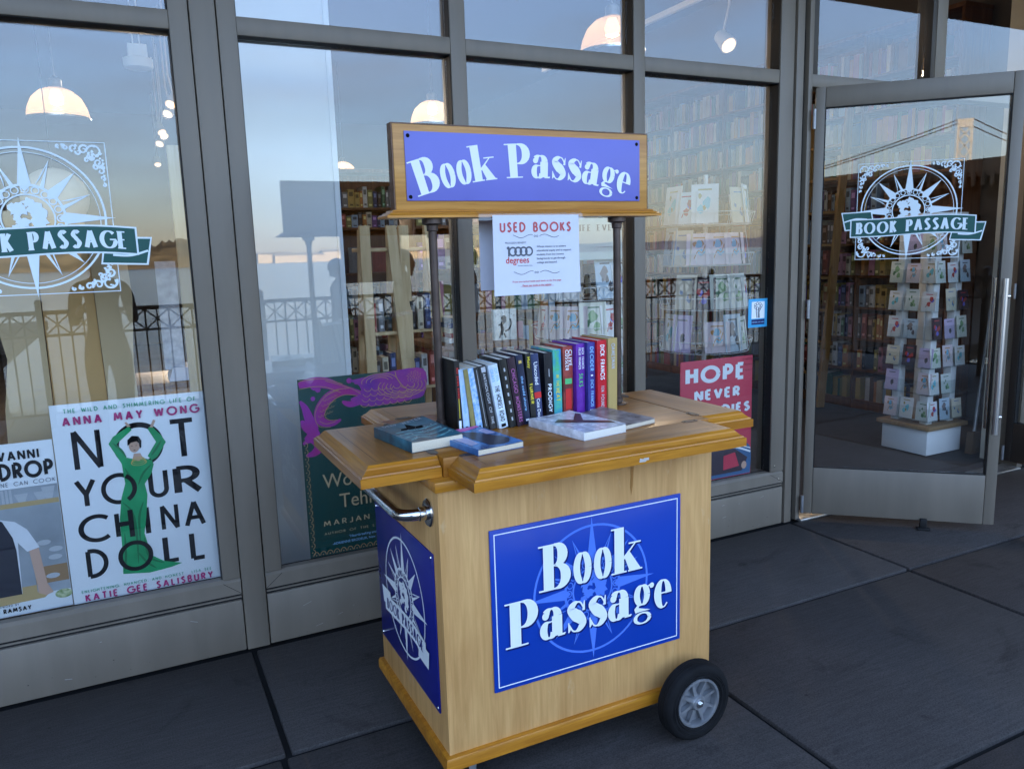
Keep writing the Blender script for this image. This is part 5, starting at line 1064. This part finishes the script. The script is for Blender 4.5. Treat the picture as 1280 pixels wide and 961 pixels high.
# square white tower beyond the open door
sp = thing('card_tower', (5.29, .70, 0), 'white square tower of clear card pockets on a box base, just beyond the open door', 'card rack')
part('base_box', M['white_wall'], [(5.10, .51, .002, 5.48, .89, .190)], sp, .006); part('base_board', wood('plywood board', (.36, .24, .12), (.26, .16, .07), 0), [(5.07, .48, .1905, 5.51, .92, .222)], sp, .004)
for x, y in ((5.17, .58), (5.41, .58), (5.17, .82), (5.41, .82)): part('corner_post', M['white_wall'], [(x - .03, y - .03, .2225, x + .03, y + .03, 1.72)], sp, .003)
part('top_board', M['white_wall'], [(5.13, .54, 1.7205, 5.45, .86, 1.74)], sp, .003)
ROWZ = [.255, .45, .645, .85, 1.05, 1.25, 1.45]
for i, z in enumerate(ROWZ):
    for f_, (x0, y0, rz) in (('front', (5.29, .525, 0)), ('side', (5.115, .70, -90))):
        mb = MB(); b = MB(); b.box(-.20, -.030, 0, .20, -.0285, .10); b.box(-.20, -.0285, 0, .20, .02, .0018); b.xf(Matrix.Translation((x0, y0, z - .004)) @ Matrix.Rotation(R(rz), 4, 'Z')); b.build('clear_pocket', M['clear'], sp)
        for j in range(3):
            if (i * 3 + j + (f_ == 'side')) % 7 == 5: continue
            u = -.135 + .135 * j; c_, s_ = math.cos(R(rz)), math.sin(R(rz)); k = (i * 5 + j * 2 + (3 if f_ == 'side' else 0)) % 9
            card(k, (x0 + c_ * u + s_ * .012, y0 + s_ * u - c_ * .012, z), .108, .14 + .015 * ((i + j) % 2), rz, f'card with {MOT[k]} on the {ORD[i]} tier of the white tower, {f_} face', 'cards in the white card tower', -6)
# wire spinner racks
def wire_rack(x, y, ztop, label, tiers, seed, where):
    t = thing('wire_card_rack', (x, y, 0), label, 'card rack'); rr = random.Random(seed); wm_ = mat('white coated wire', (.70, .72, .72), .4)
    mb = MB(); mb.tube([(x, y, .03), (x, y, ztop)], .014, 12); mb.build('pole', wm_, t); mb = MB(); mb.lathe([(.22, .002), (.22, .012), (.03, .03), (.016, .05)], (x, y, 0), 'z', 28); mb.build('base', wm_, t)
    for i, z in enumerate(tiers):
        mb = MB()
        for zz, r_ in ((z, .27), (z + .07, .29)): mb.tube([(x + r_ * math.cos(2 * math.pi * k / 24), y + r_ * math.sin(2 * math.pi * k / 24), zz) for k in range(25)], .0022, 6, caps=False)
        for k in range(18):
            t_ = 2 * math.pi * k / 18; mb.tube([(x + .014 * math.cos(t_), y + .014 * math.sin(t_), z), (x + .27 * math.cos(t_), y + .27 * math.sin(t_), z), (x + .29 * math.cos(t_), y + .29 * math.sin(t_), z + .075)], .0016, 5)
        mb.build('wire_tier', wm_, t)
        for k in range(8):
            th = math.pi * (.93 + (k + .15 + .25 * (i % 2)) / 7.0); 
            if rr.random() < .08: continue
            kk = rr.randrange(9); px, py = x + .255 * math.cos(th), y + .255 * math.sin(th)
            card(kk, (px, py, z + .006), .135 + .02 * (kk % 2), .185 + .02 * (kk % 3), math.degrees(th) + 90, f'card with {MOT[kk]} on {ORD[i]} tier of wire rack {where}', 'cards in the wire racks', -7)
    return t
wire_rack(3.22, .72, 1.98, 'white wire card spinner behind the right hand window, above the red poster', [.92, 1.18, 1.44, 1.68], 5, 'above the red poster')
wire_rack(2.36, .78, 1.86, 'white wire card spinner behind the window between the cart posts', [.40, .62, .84, 1.06, 1.28, 1.50], 9, 'between the cart posts')
o = tag(part('card_rack_sign', mat('pale green card sign', (.62, .68, .62), .6), [(2.15, .50, 1.50, 2.55, .508, 1.72)], None, .001), 'pale green sign card above the card spinner, partly behind the paper notice', 'sign')
a = Art((0, .50, 0), (1, 0, 0), (0, 0, 1)); a.glyphs('LIFE EVENTS', 2.33, 1.655, .03, SERIF, wx=.11, wy=.04, space=.2, width=.34); ls = a.build('lettering', M['grey_ink'], None); ls.parent = o
# broom and dust pan leaning inside the doorway
br = thing('broom', (5.45, .45, 0), 'broom with a grey handle leaning inside the doorway beside the card tower', 'broom'); mb = MB(); mb.tube([(5.46, .40, .12), (5.62, .42, 1.3)], .012, 10); mb.build('handle', M['steel'], br); mb = MB(); mb.prism([(-.05, .0), (.05, .0), (.035, .16), (-.035, .16)], (5.45, .37, .004), (1, 0, 0), (0, 0, 1), (0, .05, 0)); mb.build('bristles', mat('brown bristles', (.10, .06, .03), .9), br)

# ------------------------------------------------------------------ lamps
def emit(name, col, s_):
    m = bpy.data.materials.new(name); m.use_nodes = True; b = m.node_tree.nodes['Principled BSDF']; b.inputs['Base Color'].default_value = (*col, 1); b.inputs['Emission Color'].default_value = (*col, 1); b.inputs['Emission Strength'].default_value = s_; return m
shade_m = bpy.data.materials.new('ribbed glass shade'); shade_m.use_nodes = True; q = shade_m.node_tree; q.nodes.clear()
o_ = q.nodes.new('ShaderNodeOutputMaterial'); m1 = q.nodes.new('ShaderNodeMixShader'); tl = q.nodes.new('ShaderNodeBsdfTranslucent'); tl.inputs[0].default_value = (.085, .062, .042, 1); tr_ = q.nodes.new('ShaderNodeBsdfTransparent'); tr_.inputs[0].default_value = (1, .92, .82, 1); m1.inputs[0].default_value = .55
q.links.new(tr_.outputs[0], m1.inputs[1]); q.links.new(tl.outputs[0], m1.inputs[2]); q.links.new(m1.outputs[0], o_.inputs[0])
bulb_m = emit('lamp bulb', (1, .60, .30), .24)
def pendant(x, y, z, dia, label, power):
    t = thing('pendant_lamp', (x, y, z), label, 'pendant lamp', 'pendant lamps in the shop'); r = dia / 2
    mb = MB(); mb.lathe([(r, z), (r * .99, z + .06 * r), (r * .93, z + .35 * r), (r * .78, z + .68 * r), (r * .52, z + .92 * r), (r * .22, z + 1.04 * r)], (x, y, 0), 'z', 40); mb.build('shade', shade_m, t)
    mb = MB(); mb.lathe([(r * 1.0, z - .014), (r * 1.02, z - .010), (r * 1.02, z + .004), (r * 1.0, z + .006)], (x, y, 0), 'z', 40); mb.build('rim', M['chrome'], t)
    mb = MB(); mb.lathe([(r * .22, z + 1.04 * r), (r * .22, z + 1.3 * r), (.02, z + 1.4 * r)], (x, y, 0), 'z', 16); mb.tube([(x, y, z + 1.4 * r), (x, y, 4.345)], .006, 8); mb.build('stem', M['steel'], t)
    mb = MB(); mb.lathe([(0, z + .42 * r), (r * .20, z + .5 * r), (r * .24, z + .7 * r), (r * .14, z + .98 * r)], (x, y, 0), 'z', 16); mb.build('bulb', bulb_m, t)
    l_ = bpy.data.lights.new('pendant_light', 'POINT'); l_.energy = power; l_.color = (1, .80, .58); l_.shadow_soft_size = .05; lo = bpy.data.objects.new('pendant_light', l_); S.collection.objects.link(lo); lo.location = (0, 0, .25 * r); lo.parent = t
PW = 6
pendant(-.35, 4.5, 2.75, .47, 'lit glass dome pendant lamp seen through the top of the left window', PW)
pendant(3.05, 8.6, 2.75, .38, 'small lit glass dome pendant lamp far back, right of the white column', PW)
pendant(2.73, 4.0, 2.75, .42, 'glass dome pendant lamp whose top shows just above the cart header', PW)
pendant(2.84, 1.15, 2.75, .40, 'glass dome pendant lamp high behind the mullion right of the cart header', PW * .6)
def spot(x, y, z, dx, dy, label, r=.055):
    t = thing('track_spotlight', (x, y, z), label, 'spotlight', 'lit track spotlights on the shop ceiling'); d = Vector((dx, dy, -1)).normalized(); c = Vector((x, y, z))
    mb = MB(); mb.tube([c - d * .16, c - d * .15, c - d * .02, c], [r * .5, r * .8, r, r * 1.04], 18); mb.build('housing', M['white_wall'], t)
    mb = MB(); mb.tube([c + d * .001, c + d * .004], r * .86, 18); mb.build('lens', bulb_m, t)
    l_ = bpy.data.lights.new('spot_beam', 'SPOT'); l_.energy = 11 if x > 2 else 22; l_.spot_size = R(140); l_.spot_blend = .7; l_.color = (1, .78, .55); l_.shadow_soft_size = .05; lo = bpy.data.objects.new('spot_beam', l_); S.collection.objects.link(lo); lo.parent = t; lo.location = d * .01; lo.rotation_mode = 'QUATERNION'; lo.rotation_quaternion = d.to_track_quat('-Z', 'Y')
    mb = MB(); mb.tube([c - d * .12, (x, y, z + .3), (x, y, 4.345)], .009, 8); mb.build('stem', M['white_wall'], t)
for (x, y, dx, dy), lb in zip(((.62, 6.16, -.5, -.8), (.62, 6.75, -.5, -.8), (.62, 8.13, .3, -.7), (.66, 8.45, .3, -.7), (.63, 9.17, -.4, -.8), (.70, 11.7, 0, -.6)), ('uppermost lit spotlight beside the frame of the left window', 'second lit spotlight down beside the frame of the left window', 'third lit spotlight down in the left window, one of a close pair', 'lit spotlight just below the third in the left window', 'lit spotlight low in the left window, round and bright', 'lowest and farthest lit spotlight in the left window')): spot(x, y, 3.2, dx, dy, lb)
spot(4.43, 1.91, 3.10, -.1, -1.1, 'lit spotlight on a track in the top pane right of the cart header', .065)
tag(part('light_track', M['white_wall'], [(3.9, .9, 3.30, 3.94, 4.0, 3.34)], None, .003), 'white lighting track on the ceiling behind the top right pane', 'light track')
# extra sloping conduit and a white ceiling fixture in the left window
t = thing('ceiling_fixture', (.194, 2, 2.70), 'white round fixture on two thin rods near the top of the left window', 'ceiling fixture')
mb = MB(); mb.lathe([(.075, 2.65), (.078, 2.66), (.078, 2.70), (.06, 2.706)], (.194, 2, 0), 'z', 24); mb.build('disc', M['white_wall'], t); part('driver_box', M['white_wall'], [(.145, 1.96, 2.7065, .245, 2.04, 2.775)], t, .003)
for x in (.175, .21): mb = MB(); mb.tube([(x, 2, 2.775), (x, 2, 4.345)], .004, 8); mb.build('rod', M['white_wall'], t)

# ------------------------------------------------------------------ the waterfront behind the viewer, which the glass reflects
rl_m = mat('dark green iron railing', (.020, .022, .024), .5)
rl = thing('pier_railing', (6, -5.47, 0), 'dark iron pier railing with crossed panels along the water edge', 'railing')
mbp = MB(); w = 1.98
def bar(x0, z0, x1, z1, th=.011):
    p, q = Vector((x0, 0, z0)), Vector((x1, 0, z1)); t = (q - p).normalized(); n = Vector((-t.z, 0, t.x)); d = Vector((0, th, 0))
    vs = [v + n * i * th + d * j for v in (p, q) for i, j in ((-1, -1), (1, -1), (1, 1), (-1, 1))]; mbp.add(vs, [(0, 1, 2, 3), (7, 6, 5, 4)] + [(k, (k + 1) % 4, 4 + (k + 1) % 4, 4 + k) for k in range(4)])
for z, th in ((1.12, .02), (.90, .012), (.14, .012)): bar(0, z, w, z, th)
nq = 9
for k in range(nq):
    a0, a1 = w * k / nq, w * (k + 1) / nq; bar(a0, .905, a1, 1.105, .007); bar(a0, 1.105, a1, .905, .007); bar(a0, .90, a0, 1.12, .009)
    bar(a0, .14, a0, .90, .008); bar((a0 + a1) / 2, .14, (a0 + a1) / 2, 1.12, .007)
pan = mbp.build('rail_panel', rl_m, rl, rel=False); pan.location = (-18.97, 0, 0)
mbp = MB(); mbp.box(-.03, -.03, .001, .03, .03, 1.20, bev=.006); mbp.lathe([(.035, 1.20), (.04, 1.215), (.02, 1.245), (0, 1.25)], (0, 0, 0), 'z', 12); pst = mbp.build('post', rl_m, rl, rel=False); pst.location = (-19, 0, 0)
for k in range(1, 19):
    for src, off in ((pan, .03), (pst, 0)):
        c = src.copy(); S.collection.objects.link(c); c.parent = rl; c.location = (-19 + 2.04 * k + off, 0, 0)
# suspension bridge
def az(a, d): return Vector((d * math.sin(R(a)), -d * math.cos(R(a)), 0))
bm_ = mat('sunlit grey bridge steel', (.48, .48, .46), .6)
bg_ = thing('suspension_bridge', (3.83 - 455, -776, -3), 'tall steel suspension bridge tower with cables, mirrored in the open door', 'bridge')
cx, cy = 3.83 + az(-30.4, 900).x, -.5 + az(-30.4, 900).y; sd = Vector((.86, -.51, 0)); fd = Vector((.51, .86, 0))      # sd across the deck, as seen from the quay
o0 = Vector((cx, cy, 0))
def obox(mb, c, hx, hy, z0, z1):
    vs = [c + sd * i * hx + fd * j * hy + Vector((0, 0, z)) for z in (z0, z1) for i, j in ((-1, -1), (1, -1), (1, 1), (-1, 1))]; mb.add(vs, [(0, 1, 2, 3), (7, 6, 5, 4)] + [(k, (k + 1) % 4, 4 + (k + 1) % 4, 4 + k) for k in range(4)])
def beam(mb, p, q, w_):
    p, q = Vector(p), Vector(q); t = (q - p).normalized(); n = t.cross(fd).normalized(); vs = [v + n * i * w_ + fd * j * w_ for v in (p, q) for i, j in ((-1, -1), (1, -1), (1, 1), (-1, 1))]; mb.add(vs, [(0, 1, 2, 3), (7, 6, 5, 4)] + [(k, (k + 1) % 4, 4 + (k + 1) % 4, 4 + k) for k in range(4)])
TZ = 116.5
for s_ in (-1, 1): mb = MB(); obox(mb, o0 + sd * s_ * 5.6, 1.2, 1.6, -3, TZ - 2); mb.build('tower_leg', bm_, bg_)
mb = MB(); obox(mb, o0, 6.6, 1.4, TZ - 8, TZ - 2); obox(mb, o0, 7.0, 1.7, TZ - 2, TZ); mb.build('top_strut', bm_, bg_)
for k in range(3):
    z0, z1 = 74 + 11.5 * k, 74 + 11.5 * (k + 1); mb = MB(); beam(mb, o0 - sd * 4.6 + Vector((0, 0, z0)), o0 + sd * 4.6 + Vector((0, 0, z1)), .75); mb.build('cross_brace', bm_, bg_); mb = MB(); beam(mb, o0 + sd * 4.6 + Vector((0, 0, z0)), o0 - sd * 4.6 + Vector((0, 0, z1)), .75); mb.build('cross_brace', bm_, bg_)
for s_ in (-1, 1):
    for dr_ in (-1, 1):
        mb = MB(); pts = []
        for k in range(17):
            u = k / 16; far = (Vector((-.83, .56, 0)) * 250 if dr_ < 0 else Vector((.87, -.49, 0)) * 120) * u
            pts.append(o0 + sd * s_ * 5.6 + far + Vector((0, 0, TZ - (62 if dr_ < 0 else 58) * (1.35 * u - .35 * u * u))))
        mb.tube(pts, .55, 6); mb.build('main_cable', M['bronze'], bg_)
mb = MB(); beam(mb, o0 + Vector((-.83, .56, 0)) * 400 + Vector((0, 0, 58)), o0 + Vector((.87, -.49, 0)) * 330 + Vector((0, 0, 58)), 4); mb.build('deck', bm_, bg_)
# brown pier pavilion with arched openings
pv = thing('pier_pavilion', (-11, -26, 0), 'brown pier pavilion with arched openings and a long flat roof, mirrored in the open door', 'pavilion')
pm = mat('brown pavilion wall', (.11, .070, .040), .8, noise=(1.5, .15)); rm = mat('ribbed brown roof edge', (.20, .13, .075), .7, noise=(1.2, .2))
x0, x1, yp = -34, -4.5, -27
def wall_arches():
    mb = MB(); n = 7; w_ = (x1 - x0) / n
    for k in range(n):
        a0 = x0 + w_ * k; r_ = w_ * .36; c_ = a0 + w_ / 2; zs = 1.75
        arcp_ = [(c_ + r_ * math.cos(math.pi * j / 12), zs + .85 * r_ * math.sin(math.pi * j / 12)) for j in range(13)]
        mb.prism([(a0, 0), (c_ - r_, 0), (c_ - r_, zs), (a0, zs)], (0, yp, -.6), (1, 0, 0), (0, 0, 1), (0, .3, 0)); mb.prism([(c_ + r_, 0), (a0 + w_, 0), (a0 + w_, zs), (c_ + r_, zs)], (0, yp, -.6), (1, 0, 0), (0, 0, 1), (0, .3, 0))
        mb.prism([(a0, zs), (c_ - r_, zs)] + arcp_[::-1][1:-1] + [(c_ + r_, zs), (a0 + w_, zs), (a0 + w_, 4.4), (a0, 4.4)], (0, yp, -.6), (1, 0, 0), (0, 0, 1), (0, .3, 0))
        mb.box(a0 + w_ * .14, yp + .05, -.6, a0 + w_ * .86, yp + .2, .55 if k == 4 else 3.3); mb.box(c_ - .05, yp + .1, .55, c_ + .05, yp + .2, 3.1); mb.box(c_ - r_, yp + .1, 1.55, c_ + r_, yp + .2, 1.63)
    return mb.build('arched_wall', pm, pv)
wall_arches()
mb = MB(); mb.box(x0 - .6, yp - 7, 3.8, x1 + .6, yp + .9, 4.0); mb.prism([(x0 - .6, 4.0), (x1 + .6, 4.0), (x1 - 2, 4.55), (x0 + 2, 4.55)], (0, yp - 5.5, 0), (1, 0, 0), (0, 0, 1), (0, 5, 0)); mb.build('roof', rm, pv)
for k in range(60): pass
mb = MB()
for k in range(90): x = x0 - .5 + (x1 - x0 + 1) * k / 90; mb.box(x, yp + .9, 3.45, x + .12, yp + 1.0, 3.98)
mb.build('ribbed_fascia', rm, pv)
mb = MB(); mb.box(x0 - 6, yp - 7, -.95, -3.0, -6.45, -.62); mb.box(x0 + .4, yp - 6, -.6, x1 - .4, yp - 5.7, 3.7)
for k in range(8): mb.lathe([(.25, -4), (.25, -.95)], (x0 + (x1 - x0) * k / 7, yp - 3, 0), 'z', 10)
mb.build('pier_deck', pm, pv)

# ------------------------------------------------------------------ people by the railing, seen only as reflections
def person(x, y, face, label, coat_col, hair_long, h=1.62, arm_up=False):
    """face: heading in degrees, 0 looks along -y; built about the pelvis"""
    k = h / 1.70; J = {}; E_ = []
    def j(n, p, r, par=None):
        J[n] = (Vector(p) * k, r * k); 
        if par: E_.append((par, n))
    j('pelvis', (0, 0, .93), .135); j('waist', (0, .005, 1.08), .118, 'pelvis'); j('chest', (0, .0, 1.26), .135, 'waist'); j('upper', (0, .01, 1.38), .105, 'chest'); j('neck', (0, .0, 1.46), .05, 'upper'); j('jaw', (0, -.025, 1.535), .068, 'neck'); j('head', (0, -.005, 1.61), .088, 'jaw'); j('crown', (0, .0, 1.66), .066, 'head')
    for s_, n in ((-1, 'l'), (1, 'r')):
        j('sh' + n, (.165 * s_, .01, 1.385), .06, 'upper'); el = (.205 * s_, -.02, 1.12); wr = (.16 * s_, -.20 if arm_up else -.08, 1.22 if arm_up else .90)
        j('el' + n, el, .043, 'sh' + n); j('wr' + n, wr, .028, 'el' + n); d = (Vector(wr) - Vector(el)).normalized(); pm_ = Vector(wr) + d * .075; j('palm' + n, pm_, .030, 'wr' + n)
        for q in range(4):
            o = Vector((.0, (q - 1.5) * .019, 0)); a_ = pm_ + o + d * .035; b_ = a_ + d * (.038 - .004 * abs(q - 1)) + Vector((-.012 * s_, 0, 0)); j(f'f{n}{q}', a_, .0095, 'palm' + n); j(f'g{n}{q}', b_, .008, f'f{n}{q}')
        j('th' + n, pm_ + Vector((-.012 * s_, -.045, 0)) - d * .02, .010, 'palm' + n)
        j('hip' + n, (.09 * s_, 0, .86), .095, 'pelvis'); j('kn' + n, (.095 * s_, -.01, .49), .06, 'hip' + n); j('an' + n, (.10 * s_, .02, .09), .042, 'kn' + n); j('toe' + n, (.115 * s_, -.14, .035), .034, 'an' + n)
    names = list(J); me = bpy.data.meshes.new('person'); me.from_pydata([J[n][0] for n in names], [(names.index(a_), names.index(b_)) for a_, b_ in E_], [])
    o = bpy.data.objects.new('person', me); S.collection.objects.link(o); o.modifiers.new('s', 'SKIN'); o.modifiers.new('d', 'SUBSURF').levels = 2
    for i, n in enumerate(names): v = me.skin_vertices[0].data[i]; v.radius = (J[n][1], J[n][1]); v.use_root = n == 'pelvis'
    dg = bpy.context.evaluated_depsgraph_get(); new = bpy.data.meshes.new_from_object(o.evaluated_get(dg)); o.modifiers.clear(); o.data = new; bpy.data.meshes.remove(me)
    sk = mat('skin', (.45, .27, .19), .55); ck = mat('coat cloth', coat_col, .85, noise=(40, .15)); tk = mat('dark trousers', (.02, .022, .03), .85); hk = mat('dark hair', (.018, .012, .009), .5); sh = mat('dark shoes', (.03, .03, .03), .6)
    new.materials.clear()
    for q in (ck, tk, sk, sh): new.materials.append(q)
    for p in new.polygons:
        c = p.center / k; arm = abs(c.x) > .14 and c.z < 1.25
        p.material_index = 2 if c.z > 1.47 or (arm and ((c.z < .91 and not arm_up) or (arm_up and c.y < -.18))) else 3 if c.z < .08 else 1 if c.z < .88 and not arm else 0
        p.use_smooth = True
    o.location = (x, y, 0); o.rotation_euler = (0, 0, R(face)); tag(o, label, 'person')
    mb = MB(); prof = [(0, .120)] + [(.104 * math.cos(t), .02 + .105 * math.sin(t)) for t in [math.pi * (.48 - q * .08) for q in range(8)]]
    mb.lathe(prof, (0, .018 * k, 1.60 * k), 'z', 20)
    if hair_long: mb.tube([Vector((0, .07, 1.66)) * k, Vector((0, .11, 1.56)) * k, Vector((0, .10, 1.42)) * k], [.05, .055, .02], 12)
    else: mb.tube([Vector((0, .05, 1.62)) * k, Vector((0, .07, 1.52)) * k], [.06, .04], 12)
    hr = mb.build('hair', hk, o, rel=False)
    for s_ in (-1, 1):
        mb = MB(); mb.lathe([(0, -.010)] + [(.010 * math.cos(t), .010 * math.sin(t)) for t in (-1, -.5, 0, .5, 1)] + [(0, .010)], Vector((.031 * s_, -.080, 1.605)) * k, 'z', 10); mb.build('eye', mat('eye', (.05, .04, .035), .3), o, rel=False)
        mb = MB(); mb.lathe([(0, -.028), (.014, -.02), (.016, .01), (.008, .028)], Vector((.088 * s_, .0, 1.60)) * k, 'z', 10); mb.build('ear', sk, o, rel=False)
    mb = MB(); mb.prism([(-.088, 1.615), (-.118, 1.575), (-.085, 1.565)], (-.011 * k, 0, 0), (0, k, 0), (0, 0, k), (.022 * k, 0, 0)); mb.build('nose', sk, o, rel=False)
    mb = MB(); mb.tube([Vector((-.022, -.087, 1.537)) * k, Vector((0, -.092, 1.536)) * k, Vector((.022, -.087, 1.537)) * k], .006 * k, 8); mb.build('mouth', mat('lips', (.32, .12, .10), .5), o, rel=False)
    return o
person(2.72, -5.02, -80, 'person in a dark coat with tied back hair, standing sideways at the pier railing', (.03, .03, .04), True, 1.60)
person(3.52, -5.05, -60, 'person in a grey jacket with short hair standing at the pier railing', (.05, .05, .055), False, 1.60, True)
person(2.05, -5.10, 120, 'shorter person in a brown coat looking out over the water at the railing', (.06, .04, .03), False, 1.52)
person(-.17, -3.52, 176, 'person in a dark jacket holding up both hands, standing right behind the viewpoint', (.022, .024, .03), False, 1.70, True)
